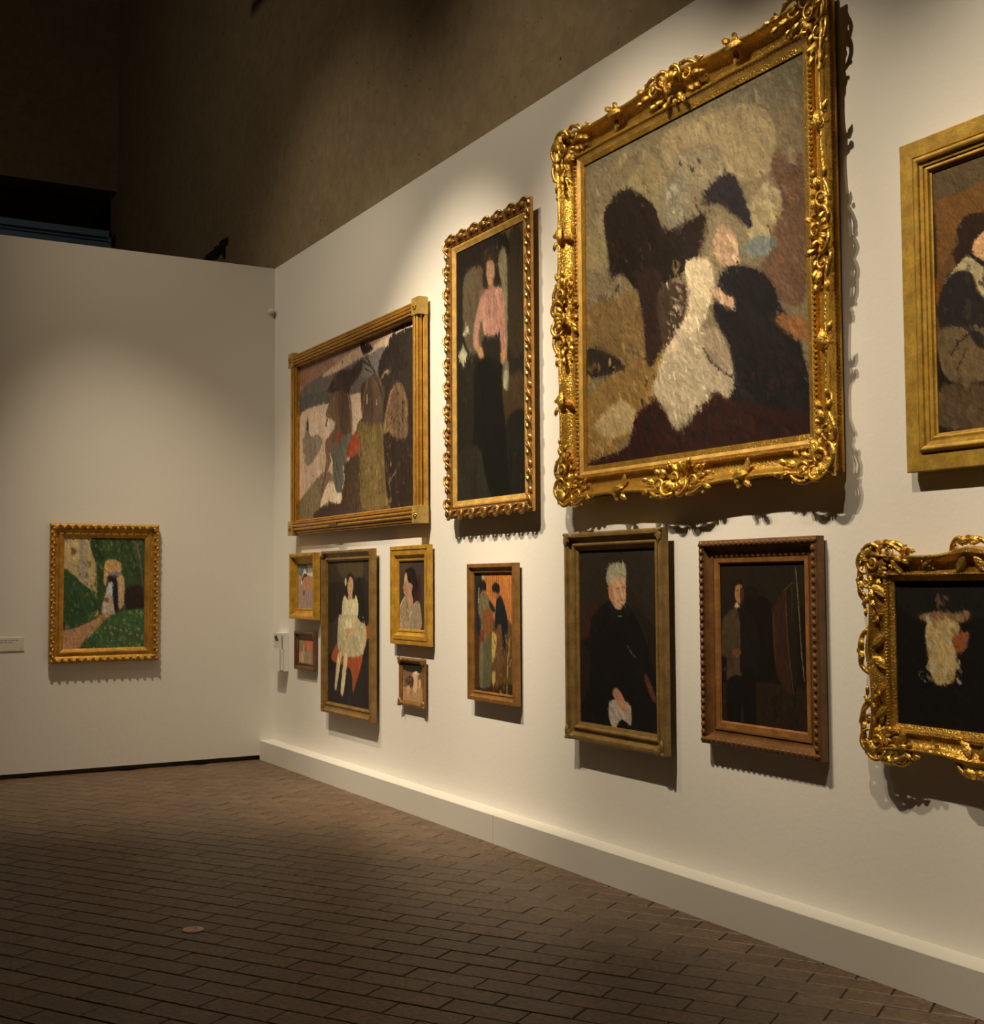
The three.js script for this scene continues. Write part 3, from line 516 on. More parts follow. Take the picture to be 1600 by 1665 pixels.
painting('beach', 768, 480, '80 70 55', 1.00, 1.35, `
patch | 0 | 168 141 126 | 0.5 0.9 56.0 1.1 82.7 1.6 82.6 19.0 0.7 29.9
patch | 0 | 157 120 105 | 1.9 2.2 27.4 2.4 33.4 9.6 3.3 13.5
patch | 0 | 109 103 101 | 1.9 16.6 18.8 11.5 36.9 10.6 58.2 10.1 78.7 8.5 78.7 26.0 53.9 31.9 2.0 30.2
patch | 0 | 208 179 157 | 22.5 11.6 42.7 5.8 56.0 2.6 60.3 8.4 36.9 12.1
patch | 0 | 225 196 176 | 62.4 9.0 70.7 4.6 81.7 2.4 82.2 8.7 70.7 9.1
patch | 0 | 125 120 119 | 64.5 10.3 76.8 9.0 77.7 21.3 58.2 20.7
patch | 0 | 97 94 91 | 2.0 20.9 33.4 22.4 33.4 30.4 2.0 29.8
patch | 0 | 214 190 169 | 1.3 31.3 33.4 30.4 58.2 31.0 58.2 48.1 33.5 59.1 0.8 60.4
patch | 0 | 208 181 161 | 0.8 60.4 27.5 50.1 48.4 53.8 42.8 80.1 0.9 87.5
patch | 0 | 135 117 91 | 0.9 87.5 23.9 72.1 33.5 78.9 21.5 100.9 0.3 99.2
patch | 0 | 241 214 188 | 20.8 92.8 27.5 79.8 35.8 80.0 40.5 87.6 39.3 93.0 28.8 90.3
patch | 0 | 79 64 48 | 48.4 66.2 53.9 48.7 60.3 45.5 75.7 51.5 98.4 49.1 98.2 101.6 19.0 99.9 21.5 93.6 40.5 91.5 43.9 70.2
patch | 0 | 117 101 63 | 53.9 49.5 62.4 48.1 73.7 53.3 78.6 73.8 76.6 96.7 58.2 96.4 56.0 74.2
patch | 0 | 51 40 35 | 78.7 8.5 82.7 3.1 98.5 3.1 98.2 100.2 79.6 97.7 75.7 71.9 74.7 51.3 76.7 26.9
patch | 0 | 46 40 40 | 56.6 2.0 62.4 2.9 66.6 7.2 59.3 8.1
patch | 0 | 52 45 42 | 70.7 19.5 78.7 8.5 98.5 7.3 98.4 35.2 76.7 29.8
stroke | 1.22 | 63 54 50 | 58.2 11.6 64.5 16.3 68.7 21.2
stroke | 0.91 | 63 54 50 | 60.9 10.1 64.5 14.8
stroke | 0.76 | 68 57 50 | 60.3 16.7 65.6 20.4
patch | 0 | 71 59 55 | 28.0 22.8 32.2 16.5 39.2 12.7 48.3 14.3 53.9 12.0 58.2 11.6 56.0 18.7 48.3 24.4 46.1 28.6 36.9 24.9
patch | 0 | 118 94 76 | 31.0 27.5 35.8 24.6 45.0 27.5 48.4 33.7 49.5 51.0 45.0 57.9 37.0 56.5 26.3 74.0 21.4 86.3 26.3 66.0 25.7 53.8 33.4 47.2 34.6 41.8 26.2 36.9
patch | 0 | 95 75 63 | 38.1 25.9 45.0 29.1 48.4 50.8 39.3 48.3
patch | 0 | 105 103 94 | 32.3 59.7 38.1 54.4 49.5 52.5 45.0 65.7 41.6 83.1 37.0 85.7 33.5 78.1
stroke | 1.29 | 79 64 51 | 27.4 39.6 25.6 43.3
patch | 0 | 144 75 56 | 35.8 50.8 40.4 50.1 39.3 55.3 35.8 54.7
patch | 0 | 155 73 50 | 49.5 54.1 53.9 52.6 56.6 58.4 53.9 64.8 45.0 65.7 46.1 59.6
dabs | 20 1.08 | 177 87 58 / 133 63 44 | 47.2 52.9 56.0 67.4
patch | 0 | 88 71 60 | 57.1 26.6 62.4 24.1 67.6 21.6 71.7 26.4 73.7 39.4 71.7 47.8 63.5 50.6 58.2 45.0
stroke | 0.75 | 230 208 176 | 61.9 32.2 61.9 37.5
stroke | 0.59 | 214 190 164 | 69.5 37.0 69.5 39.9
patch | 0 | 110 87 66 | 74.7 57.2 76.7 44.4 80.6 33.7 85.5 31.3 90.2 35.3 92.9 47.9 92.0 61.8 82.5 60.1 78.7 56.5
stroke | 0.88 | 157 126 94 | 75.7 55.2 77.7 44.6 80.6 35.1 85.5 31.6
stroke | 0.87 | 151 120 91 | 80.1 53.8 80.1 57.4 82.5 56.5
stroke | 0.87 | 135 110 81 | 78.6 85.4 84.4 79.0
patch | 0 | 135 111 86 | 73.2 25.3 76.7 22.2 79.7 23.3 75.7 27.4
stroke | 0.87 | 225 202 187 | 83.6 3.4 91.2 2.9 97.6 3.5
patch | 0 | 145 129 116 | 5.4 46.0 8.0 36.5 9.9 45.2 12.5 47.3 18.9 47.7 22.6 54.0 12.6 63.9 6.1 63.8 3.4 49.1
patch | 0 | 80 73 65 | 6.7 41.2 8.6 34.9 9.3 42.6
dabs | 14 1.33 | 80 67 59 / 69 61 53 | 8.7 71.6 25.1 82.7
patch | 0 | 75 61 57 | 20.2 100.0 21.5 93.6 31.2 93.0 41.6 93.2 53.9 92.9 53.9 99.7
dabs | 160 1.40 | 90 73 58 / 124 106 68 / 68 54 45 / 104 85 57 | 45.0 61.0 97.3 100.8
dabs | 80 1.47 | 68 54 50 / 40 33 30 / 86 62 53 | 76.8 7.9 97.3 97.4
dabs | 260 2.29 | 135 115 71 / 99 87 53 / 157 134 86 / 84 66 49 / 117 85 55 | 53.9 48.7 80.5 99.2
dabs | 120 2.03 | 79 57 46 / 57 45 38 / 101 73 56 | 42.7 66.9 58.2 97.1
dabs | 120 1.89 | 44 35 33 / 68 54 45 / 35 31 30 | 80.7 7.6 98.4 56.0
dabs | 60 1.46 | 64 50 45 / 90 68 58 / 51 40 38 | 28.6 5.9 55.0 29.1
dabs | 8 1.12 | 142 75 49 / 177 87 58 | 33.4 16.0 39.3 22.2
stroke | 0.70 | 168 134 104 | 45.9 28.5 48.1 38.3 49.0 50.1
stroke | 0.94 | 79 59 48 | 41.6 30.7 40.7 47.7
stroke | 0.64 | 146 115 89 | 33.4 27.2 32.9 35.1 35.2 42.7
stroke | 1.13 | 132 104 81 | 27.4 35.5 31.1 39.5 35.8 43.6
stroke | 0.65 | 168 139 108 | 25.8 54.6 27.5 64.5 26.1 82.0
stroke | 0.64 | 136 124 109 | 33.5 60.7 35.8 73.7 38.2 85.0
stroke | 0.63 | 81 82 76 | 39.3 56.9 42.7 68.4 42.2 80.0
stroke | 0.78 | 243 243 218 | 41.8 70.6 42.8 77.8 41.2 83.8
stroke | 0.80 | 243 225 200 | 29.9 60.9 32.3 67.7
stroke | 0.75 | 146 115 86 | 62.4 24.8 59.3 33.1 58.2 43.5
stroke | 0.75 | 124 97 76 | 66.6 23.6 70.7 29.8 72.2 39.1
stroke | 0.90 | 68 52 45 | 65.6 31.6 66.6 43.8 63.5 49.1
stroke | 0.74 | 64 50 43 | 70.7 28.4 74.7 36.7
stroke | 0.57 | 175 143 107 | 86.4 33.6 87.0 36.6
stroke | 0.57 | 81 64 51 | 84.5 33.2 84.1 46.0 82.5 57.2
stroke | 0.71 | 135 106 79 | 90.2 37.4 91.8 47.7 91.0 58.8
patch | 0 | 57 45 40 | 79.2 28.3 78.6 30.3 77.1 31.2 75.3 30.8 73.8 29.1 73.2 26.8 73.8 24.8 75.3 23.8 77.2 24.3 78.6 26.0
stroke | 0.59 | 191 162 128 | 73.9 25.8 75.7 23.1 78.7 22.9
dabs | 26 1.07 | 69 61 57 / 46 40 37 / 109 101 96 | 58.2 1.7 78.7 24.5
dabs | 40 1.69 | 236 214 188 / 214 190 166 | 3.3 32.2 25.1 81.9
dabs | 30 1.68 | 180 155 127 / 135 115 91 | 2.2 74.1 25.2 99.6`);
painting('lily', 420, 768, '32 29 24', 0.90, 1.40, `
patch | 0 | 75 61 38 | 64.5 1.0 101.7 0.9 101.1 20.2 78.0 17.6
patch | 0 | 47 39 29 | 78.3 4.8 97.9 6.7 96.8 45.9 77.3 44.2
patch | 0 | 30 25 22 | 3.2 0.4 63.2 0.9 77.1 4.0 76.9 10.7 43.3 10.1 4.5 10.6
patch | 0 | 84 73 57 | 13.0 11.5 41.9 12.0 44.1 34.4 27.7 43.3 12.6 35.0
patch | 0 | 113 106 83 | 63.0 10.1 75.0 10.5 74.6 52.0 67.1 52.1 70.2 26.8
dabs | 50 0.78 | 101 94 72 / 72 65 48 / 113 107 84 | 7.1 23.8 29.0 48.3
patch | 0 | 40 32 26 | 39.3 6.2 55.3 3.3 64.3 7.5 61.6 14.3 62.7 20.6 43.1 19.1 40.6 11.9
dabs | 26 1.05 | 96 77 44 / 73 55 31 / 112 90 53 | 32.7 -0.2 64.2 13.3
patch | 0 | 153 118 95 | 46.6 10.2 51.3 9.2 56.5 10.6 58.3 15.3 55.6 18.1 57.5 20.7 51.0 20.0 47.2 15.4
patch | 0 | 47 36 29 | 57.5 20.7 56.5 20.8 53.9 20.7 50.7 20.3 48.1 19.9 47.1 19.5 48.1 19.4 50.7 19.5 54.0 19.9 56.6 20.3
stroke | 0.28 | 87 58 44 | 48.8 12.8 51.8 13.1
stroke | 0.27 | 87 58 44 | 54.5 13.1 57.1 13.5
stroke | 0.27 | 103 59 47 | 51.8 16.3 55.0 16.6
stroke | 0.34 | 120 91 71 | 52.5 13.3 53.1 15.1
patch | 0 | 158 118 105 | 40.4 20.9 47.1 19.9 60.1 20.6 69.1 22.6 71.4 30.3 64.9 37.4 51.9 38.2 42.7 36.7 38.8 30.4 33.3 36.9 34.5 41.1 27.1 40.5 27.9 32.2 34.9 24.8
patch | 0 | 151 108 95 | 65.2 22.9 70.9 26.9 72.5 37.1 73.5 45.2 67.2 44.7 65.6 34.8
stroke | 0.24 | 132 91 79 | 47.0 20.9 45.8 27.7 47.0 35.7
stroke | 0.24 | 132 91 79 | 52.3 21.5 51.1 28.2 52.2 36.2
stroke | 0.24 | 132 91 79 | 57.5 22.0 56.3 28.7 57.4 36.7
stroke | 0.24 | 132 91 79 | 62.0 22.5 60.8 29.2 61.9 37.1
stroke | 0.41 | 173 135 120 | 43.0 23.9 41.5 32.4
stroke | 0.34 | 178 142 127 | 54.9 22.4 53.3 34.6
stroke | 0.27 | 136 95 83 | 67.7 24.8 68.1 36.7
patch | 0 | 157 118 89 | 30.5 40.8 38.6 41.5 41.8 45.6 38.5 47.0 33.1 43.8
patch | 0 | 153 111 83 | 67.9 44.7 73.5 46.2 71.5 50.4 70.2 52.5 66.5 50.7
patch | 0 | 163 160 135 | 2.5 41.9 9.6 39.7 8.3 37.1 12.5 40.3 16.6 42.4 13.8 44.3 10.2 46.8 6.7 43.7
patch | 0 | 155 152 127 | 9.8 34.0 16.8 31.5 19.6 33.5 14.0 34.7
stroke | 0.50 | 176 174 148 | 3.9 44.5 11.0 41.2 9.0 37.5
stroke | 0.50 | 176 174 148 | 5.3 41.4 16.6 43.5
stroke | 0.43 | 163 160 135 | 11.2 34.1 18.2 32.0
patch | 0 | 19 18 15 | 30.3 46.9 67.2 49.9 70.8 64.1 74.3 81.7 79.0 99.0 47.3 98.6 25.1 90.0 27.0 68.4
patch | 0 | 55 43 27 | 69.6 59.2 95.4 55.6 97.4 72.7 70.6 72.5
patch | 0 | 97 90 70 | 69.9 50.1 77.0 50.7 76.2 59.7 69.6 59.2
patch | 0 | 142 139 118 | 71.1 53.7 75.7 54.1 74.9 59.4 70.3 59.1
patch | 0 | 24 22 18 | 74.6 72.0 102.4 71.7 101.6 100.5 79.1 95.6
patch | 0 | 37 36 29 | 2.0 81.7 31.0 79.4 47.4 91.9 50.0 99.1 1.7 100.1
dabs | 90 1.11 | 48 51 38 / 39 37 29 / 52 46 33 / 28 32 27 | 2.0 81.7 100.3 102.4
dabs | 26 0.89 | 47 41 32 / 32 41 40 / 72 68 53 | 5.5 51.5 27.1 62.6
patch | 0 | 17 16 14 | 40.0 54.9 64.4 56.7 74.2 85.1 73.9 96.4 50.0 97.3 38.0 79.8`);
painting('big', 1024, 1024, '118 106 83', 1.00, 0.90, `
patch | 0 | 111 103 85 | 0.4 -1.7 98.3 -1.2 97.9 12.6 56.1 1.7 0.4 3.4
patch | 0 | 144 129 100 | 41.7 3.9 75.7 6.2 87.6 14.9 84.3 28.2 48.7 17.7
patch | 0 | 135 122 91 | 0.9 24.1 26.3 11.1 34.1 6.7 42.8 20.6 27.3 35.6 0.7 34.3
patch | 0 | 156 143 110 | 76.7 38.8 84.2 30.3 90.0 36.1 88.6 44.0 79.6 45.1
patch | 0 | 127 117 95 | 45.2 12.0 62.6 12.8 68.9 23.6 56.9 24.6
dabs | 260 2.26 | 127 117 95 / 142 129 100 / 113 105 85 / 151 138 108 | 1.6 -16.9 97.0 48.2
patch | 0 | 99 75 59 | 86.7 27.2 89.7 23.1 94.1 29.8 98.1 28.2 97.6 64.5 82.9 57.2 86.8 45.6 91.1 37.6
dabs | 90 1.42 | 117 85 62 / 84 64 51 / 104 89 66 | 84.9 28.3 97.7 60.5
patch | 0 | 110 117 115 | 74.7 46.9 80.9 44.1 87.9 47.1 83.7 49.9
patch | 0 | 35 28 25 | 10.9 19.6 19.8 14.6 28.5 17.5 36.8 24.6 41.1 32.3 52.6 32.5 59.5 32.5 58.6 38.6 53.7 45.5 31.7 49.0 20.1 40.7 14.3 40.4 12.8 32.1
patch | 0 | 40 35 39 | 58.2 29.0 64.3 24.1 70.8 24.2 73.9 27.7 78.0 36.6 78.5 41.0 72.4 36.0 66.1 31.2
dabs | 120 1.50 | 59 45 38 / 40 33 30 / 75 57 46 / 29 26 27 | 11.5 13.7 61.7 50.9
patch | 0 | 120 113 97 | 38.3 23.1 47.3 15.4 52.8 23.4 51.2 31.7 44.0 32.1
dabs | 26 1.88 | 170 166 148 / 118 110 94 / 145 134 112 | 39.3 14.0 51.9 32.3
patch | 0 | 168 139 115 | 63.2 44.1 66.0 37.8 72.3 42.0 73.4 48.3 68.3 49.7
dabs | 16 1.32 | 188 155 128 / 214 190 164 / 157 125 103 | 64.0 37.7 72.7 49.9
patch | 0 | 117 94 60 | 0.4 48.6 15.8 48.1 30.2 50.1 31.3 69.8 17.1 68.5 0.2 59.7
dabs | 140 1.73 | 135 113 75 / 99 80 54 / 86 75 58 / 148 124 83 | 0.5 44.5 47.4 73.3
patch | 0 | 44 38 33 | -0.7 61.6 8.8 63.2 21.1 70.1 12.0 71.2 -0.8 69.7
patch | 0 | 134 106 62 | -0.1 77.9 25.1 69.8 43.2 69.9 37.0 82.9 27.9 86.4 21.4 92.8 1.3 99.2
dabs | 140 1.72 | 157 129 81 / 121 94 58 / 175 150 105 | 1.0 67.0 36.7 100.4
patch | 0 | 169 148 109 | 5.0 86.6 16.8 80.7 25.6 84.2 24.7 89.8 12.5 91.4
patch | 0 | 46 33 28 | 28.0 43.4 37.9 43.7 40.6 55.5 39.6 66.5 32.8 71.9 30.8 58.3
patch | 0 | 64 50 41 | 37.8 50.3 50.8 51.2 47.6 64.2 40.4 66.6
patch | 0 | 31 28 30 | 62.8 60.8 68.3 50.1 83.0 54.7 89.7 65.3 96.2 76.2 98.3 100.1 60.5 99.1 70.0 82.9 69.0 71.6
patch | 0 | 46 26 23 | 21.4 95.2 26.3 86.2 37.0 83.3 47.0 93.2 62.2 84.4 70.5 87.3 98.4 94.9 98.3 100.9 2.1 99.3
dabs | 220 1.89 | 29 26 30 / 37 31 30 / 61 34 26 / 24 22 25 | 28.9 74.2 96.6 102.7
patch | 0 | 194 178 149 | 50.9 44.8 60.5 45.7 63.0 52.9 60.1 60.3 53.1 68.8 47.3 77.9 37.2 77.3 40.3 69.4 49.1 61.8 52.1 54.6
patch | 0 | 169 155 132 | 34.9 77.9 47.6 67.9 58.0 66.1 70.1 77.8 68.7 86.2 62.2 83.1 52.7 88.9 45.6 92.2 40.0 85.1
dabs | 150 1.29 | 212 199 173 / 180 164 137 / 158 141 117 / 226 218 195 / 135 120 102 | 42.2 48.4 60.8 88.2
patch | 0 | 144 129 109 | 58.7 66.2 65.2 67.4 70.1 77.8 61.1 75.5
stroke | 0.62 | 69 61 59 | 57.2 69.5 61.1 75.1 70.1 80.8
patch | 0 | 179 148 123 | 61.6 53.5 68.1 57.5 71.2 59.5 69.9 61.4 64.2 58.0
patch | 0 | 134 92 57 | 87.4 67.3 97.5 69.6 98.4 75.0 91.8 72.2`);
painting('seated', 620, 700, '96 70 40', 0.80, 0.90, `
patch | 0 | 110 77 41 | -2.3 0.6 28.5 -0.7 27.5 23.7 15.4 24.0 1.6 43.6 -4.0 45.6
patch | 0 | 92 77 56 | -3.3 -1.9 28.5 -0.7 28.0 10.1 -2.7 10.4
patch | 0 | 47 34 25 | -3.5 17.0 1.5 18.1 1.6 43.6 -3.4 44.2
patch | 0 | 109 64 32 | -4.0 44.1 4.9 44.2 3.8 71.5 -3.9 70.5
patch | 0 | 58 37 23 | 2.8 53.5 2.2 54.9 0.9 55.6 -0.8 55.4 -2.0 54.2 -2.5 52.7 -1.9 51.3 -0.6 50.5 1.1 50.8 2.3 51.9
patch | 0 | 38 27 22 | -1.6 70.7 6.0 72.5 9.9 81.1 25.1 82.9 59.0 86.9 58.3 103.7 -2.7 98.9
patch | 0 | 47 32 25 | 11.4 33.5 14.6 29.8 13.7 25.2 18.7 21.1 27.6 21.9 34.9 25.3 34.6 33.8 22.4 32.8 18.0 37.7 13.2 38.3
patch | 0 | 205 159 118 | 21.3 34.0 27.3 28.7 34.8 28.1 44.3 35.7 40.0 46.1 26.6 45.8
patch | 0 | 27 24 26 | 19.2 34.3 26.9 39.4 38.2 41.6 38.1 43.3 25.2 40.5
patch | 0 | 168 156 122 | 6.0 43.6 12.7 38.9 19.1 36.1 26.8 41.6 38.1 44.4 37.7 52.8 26.3 52.3 21.0 42.7 13.6 42.8 7.0 45.3
patch | 0 | 39 36 34 | 3.7 47.0 11.5 40.9 19.9 42.5 26.3 52.3 54.8 57.1 54.0 76.1 25.6 70.8 16.0 62.2 3.1 61.0
dabs | 50 2.96 | 52 48 42 / 34 32 31 / 59 53 47 | 4.5 41.1 50.4 72.9
patch | 0 | 106 89 64 | 3.1 61.0 16.0 62.2 25.6 71.5 54.0 76.1 53.6 85.6 25.1 82.2 7.8 80.1 2.2 71.3
dabs | 50 2.95 | 120 101 72 / 88 72 53 / 104 87 64 | 3.1 61.7 51.7 85.4
stroke | 0.73 | 56 44 35 | 8.2 71.3 12.6 66.8 18.0 64.7
stroke | 0.58 | 56 44 35 | 11.7 76.9 16.7 69.6
patch | 0 | 81 65 48 | 1.2 83.7 9.9 81.8 32.5 85.2 53.4 89.7 52.9 101.9 1.8 96.4
dabs | 60 3.68 | 92 75 56 / 67 53 40 / 104 87 64 | 2.4 80.9 52.9 102.5
stroke | 0.59 | 115 98 58 | -1.3 90.9 0.8 94.1`);
painting('nurse', 160, 160, '178 156 137', 1.20, 1.30, `
patch | 0 | 107 128 127 | -0.9 2.5 50.5 3.3 50.7 29.8 18.5 35.7 2.0 21.2
patch | 0 | 141 145 134 | -0.9 2.5 12.8 2.7 7.5 21.2 -0.7 29.4
patch | 0 | 189 156 120 | -0.7 27.4 18.5 29.5 15.8 46.0 -0.5 52.2
patch | 0 | 241 232 208 | 17.2 46.0 23.9 29.6 37.2 13.3 50.6 21.6 82.2 21.9 82.3 30.0 40.0 24.6 26.6 35.8 24.0 45.0
patch | 0 | 85 65 53 | 22.6 35.7 34.6 24.5 50.7 24.7 45.4 31.8 29.3 38.8
patch | 0 | 203 146 114 | 29.3 37.8 40.0 30.7 82.3 32.0 82.4 56.1 45.5 59.3 32.1 51.1
patch | 0 | 182 156 145 | 2.3 66.6 15.9 52.2 32.1 52.2 40.2 62.4 82.4 61.2 82.6 100.4 -0.1 101.8
patch | 0 | 119 88 80 | 29.5 60.4 40.2 61.3 37.6 69.5 30.9 68.5
dabs | 24 6.20 | 200 177 160 / 170 146 138 / 186 160 141 | 2.3 61.5 51.1 99.9`);
painting('tiny', 160, 120, '174 128 105', 1.40, 1.20, `
patch | 0 | 216 118 87 | 36.3 2.1 74.8 -0.1 78.1 43.3 49.4 45.4 39.6 23.1
patch | 0 | 154 138 111 | -3.0 2.5 36.3 0.2 36.5 42.5 0.5 45.0
patch | 0 | 214 173 139 | 0.6 64.4 26.8 54.7 36.7 90.4 4.1 108.6
patch | 0 | 165 150 123 | 36.5 57.8 75.0 49.2 75.2 104.2 40.0 107.4
stroke | 4.61 | 241 218 172 | 33.2 31.2 30.1 58.3
stroke | 3.83 | 119 71 53 | 44.6 40.0 43.0 55.4
dabs | 40 9.70 | 196 139 106 / 165 148 119 / 228 173 137 / 142 105 88 | -1.4 4.4 76.8 104.1`);
painting('girl', 420, 560, '60 51 40', 0.80, 1.30, `
patch | 0 | 79 66 48 | 26.6 -0.1 79.4 -0.2 79.4 14.8 58.8 10.2 40.2 11.6 26.6 8.5
patch | 0 | 44 37 32 | 4.4 17.8 42.9 17.1 40.3 34.8 26.7 38.1 4.5 43.2
patch | 0 | 37 32 29 | 61.4 16.3 89.4 14.8 104.2 45.8 69.2 42.0
patch | 0 | 39 33 31 | 1.8 67.0 104.2 56.1 104.1 100.7 1.9 100.9
patch | 0 | 48 44 44 | 1.8 78.8 104.2 67.1 104.1 100.7 1.9 100.9
dabs | 26 1.19 | 90 80 63 / 65 55 44 | 94.4 3.0 104.3 14.9
patch | 0 | 48 40 37 | 86.9 16.3 101.8 15.6 101.8 24.5 89.4 25.3
stroke | 0.47 | 97 86 62 | 22.5 24.9 23.9 31.9
patch | 0 | 158 82 50 | 21.3 58.5 32.2 55.1 89.4 44.6 104.2 47.3 104.2 52.4 89.4 54.3 79.4 70.2 64.0 86.7 60.1 89.1 53.6 74.3 13.0 70.5 10.2 65.9
patch | 0 | 43 35 32 | 44.2 25.5 45.6 13.2 53.5 9.0 61.4 12.5 62.7 25.4 56.2 27.0
patch | 0 | 202 158 127 | 47.7 17.8 53.5 11.7 60.1 14.0 60.1 20.9 54.8 24.7 49.6 23.2
patch | 0 | 220 208 166 | 45.6 15.1 45.2 16.7 44.1 17.6 42.8 17.6 41.7 16.7 41.3 15.1 41.7 13.6 42.8 12.6 44.1 12.6 45.1 13.6
patch | 0 | 191 147 118 | 50.9 23.2 58.2 23.2 58.8 27.0 49.6 27.0
patch | 0 | 210 198 163 | 37.5 27.1 41.6 24.4 48.2 27.1 64.0 26.6 66.6 24.3 71.7 28.4 71.7 37.5 61.4 42.2 37.6 41.8 34.9 34.1
patch | 0 | 178 167 134 | 24.0 58.4 26.7 39.7 37.6 38.0 66.6 38.3 76.8 41.9 89.4 44.6 89.4 56.5 76.8 64.4 45.7 66.2 32.2 65.2
patch | 0 | 193 182 147 | 37.6 41.1 64.0 39.1 64.0 48.2 45.6 51.7 37.6 47.2
patch | 0 | 220 211 177 | 58.5 43.7 56.8 46.0 52.4 47.5 46.8 47.6 42.3 46.3 40.5 44.1 42.3 41.8 46.8 40.3 52.4 40.2 56.8 41.5
patch | 0 | 192 158 121 | 41.6 47.9 64.0 46.7 50.9 52.3
dabs | 90 2.03 | 204 193 159 / 161 149 117 / 224 216 184 / 146 133 103 | 26.7 38.1 86.9 64.0
dabs | 12 1.36 | 242 236 211 / 204 191 165 | 66.6 39.8 84.4 48.5
patch | 0 | 201 184 148 | 24.1 66.2 33.6 65.1 29.5 73.8 21.4 88.9 17.3 89.1 18.6 82.8
patch | 0 | 210 193 157 | 40.3 65.6 47.8 65.4 44.3 77.0 37.7 91.9 32.3 92.2 32.3 87.5
stroke | 1.07 | 210 196 159 | 45.6 57.8 43.5 65.5
stroke | 0.38 | 117 80 68 | 49.3 17.2 52.5 17.1
stroke | 0.38 | 117 80 68 | 55.6 17.1 58.8 17.2
stroke | 0.46 | 158 82 70 | 52.5 21.7 56.7 21.7`);
painting('profile', 240, 280, '69 58 51', 0.80, 1.30, `
patch | 0 | 77 64 55 | -6.8 2.2 48.2 2.9 15.4 22.7 -6.8 22.5
patch | 0 | 68 36 33 | 66.7 34.8 79.9 23.0 79.6 62.2 55.9 59.5 58.6 46.6
patch | 0 | 39 31 28 | 23.7 14.7 42.8 10.9 58.8 14.0 69.3 28.9 71.9 40.7 55.9 54.6 47.9 46.7 50.7 34.8 34.5 30.8 29.1 20.7
patch | 0 | 182 141 113 | 20.9 22.7 27.8 18.7 34.5 30.8 50.7 35.8 47.9 46.7 53.2 58.5 47.8 70.5 34.3 74.7 28.9 62.8 26.2 52.8 18.0 46.8 16.7 40.8 13.9 38.8 18.1 32.7
patch | 0 | 179 121 101 | 17.0 37.8 27.7 37.3 29.6 42.3 19.7 44.3
patch | 0 | 196 163 134 | 20.9 22.7 27.8 19.2 30.5 28.7 22.2 30.7
patch | 0 | 155 136 112 | -5.8 99.6 -2.9 72.2 9.7 58.9 26.2 50.8 34.3 62.7 47.8 65.5 66.5 58.4 79.6 64.2 79.4 98.4
stroke | 1.62 | 205 191 162 | -2.9 75.2 9.7 59.9 22.1 51.8
stroke | 1.79 | 209 195 168 | 45.1 72.5 39.6 86.5 36.8 98.5
stroke | 2.60 | 117 77 63 | 31.6 64.7 30.2 74.7
dabs | 60 4.05 | 177 158 133 / 138 119 98 / 164 146 122 / 193 177 152 | -2.8 62.1 78.1 97.5
stroke | 0.80 | 117 77 66 | 18.6 35.7 25.8 35.2
stroke | 0.91 | 146 84 77 | 16.4 44.0 22.4 43.6
stroke | 1.01 | 192 155 126 | 15.9 36.8 14.2 40.3
stroke | 1.80 | 59 44 38 | 34.6 22.8 42.7 16.8
stroke | 1.39 | 68 52 47 | 53.4 28.8 61.3 38.7 58.6 48.6`);
painting('garden_party', 200, 160, '125 95 69', 1.40, 1.30, `
patch | 0 | 42 40 33 | -6.5 2.4 86.8 -1.7 84.9 22.5 35.1 24.2 -2.7 16.7
patch | 0 | 133 101 80 | -2.8 31.1 27.6 24.7 46.3 33.5 46.2 61.9 4.8 67.6
patch | 0 | 83 58 48 | 18.1 43.9 46.3 33.5 49.9 57.5 23.7 61.8
patch | 0 | 183 145 104 | -2.9 66.2 46.2 65.0 86.5 58.4 86.3 97.4 -3.0 98.1
patch | 0 | 221 188 153 | 48.2 27.3 61.1 22.2 72.1 23.4 72.0 39.5 70.1 59.8 60.9 73.8 49.9 67.7 53.6 47.1
patch | 0 | 215 186 140 | 75.7 43.3 84.8 40.5 84.7 60.6 77.4 59.2
patch | 0 | 208 164 118 | 21.8 62.0 35.0 59.8 31.2 80.5 23.7 80.2
patch | 0 | 243 234 205 | 68.6 24.7 67.7 26.5 65.3 27.8 62.4 28.0 60.0 27.1 59.1 25.4 60.0 23.6 62.4 22.3 65.4 22.1 67.7 23.0
patch | 0 | 241 223 189 | 78.5 27.0 77.8 28.6 76.0 29.6 73.7 29.8 71.9 29.0 71.2 27.5 71.9 25.9 73.7 24.8 76.0 24.7 77.8 25.5
dabs | 40 5.16 | 204 166 131 / 156 121 92 / 230 201 166 / 114 86 67 | -0.8 28.9 84.5 88.6`);
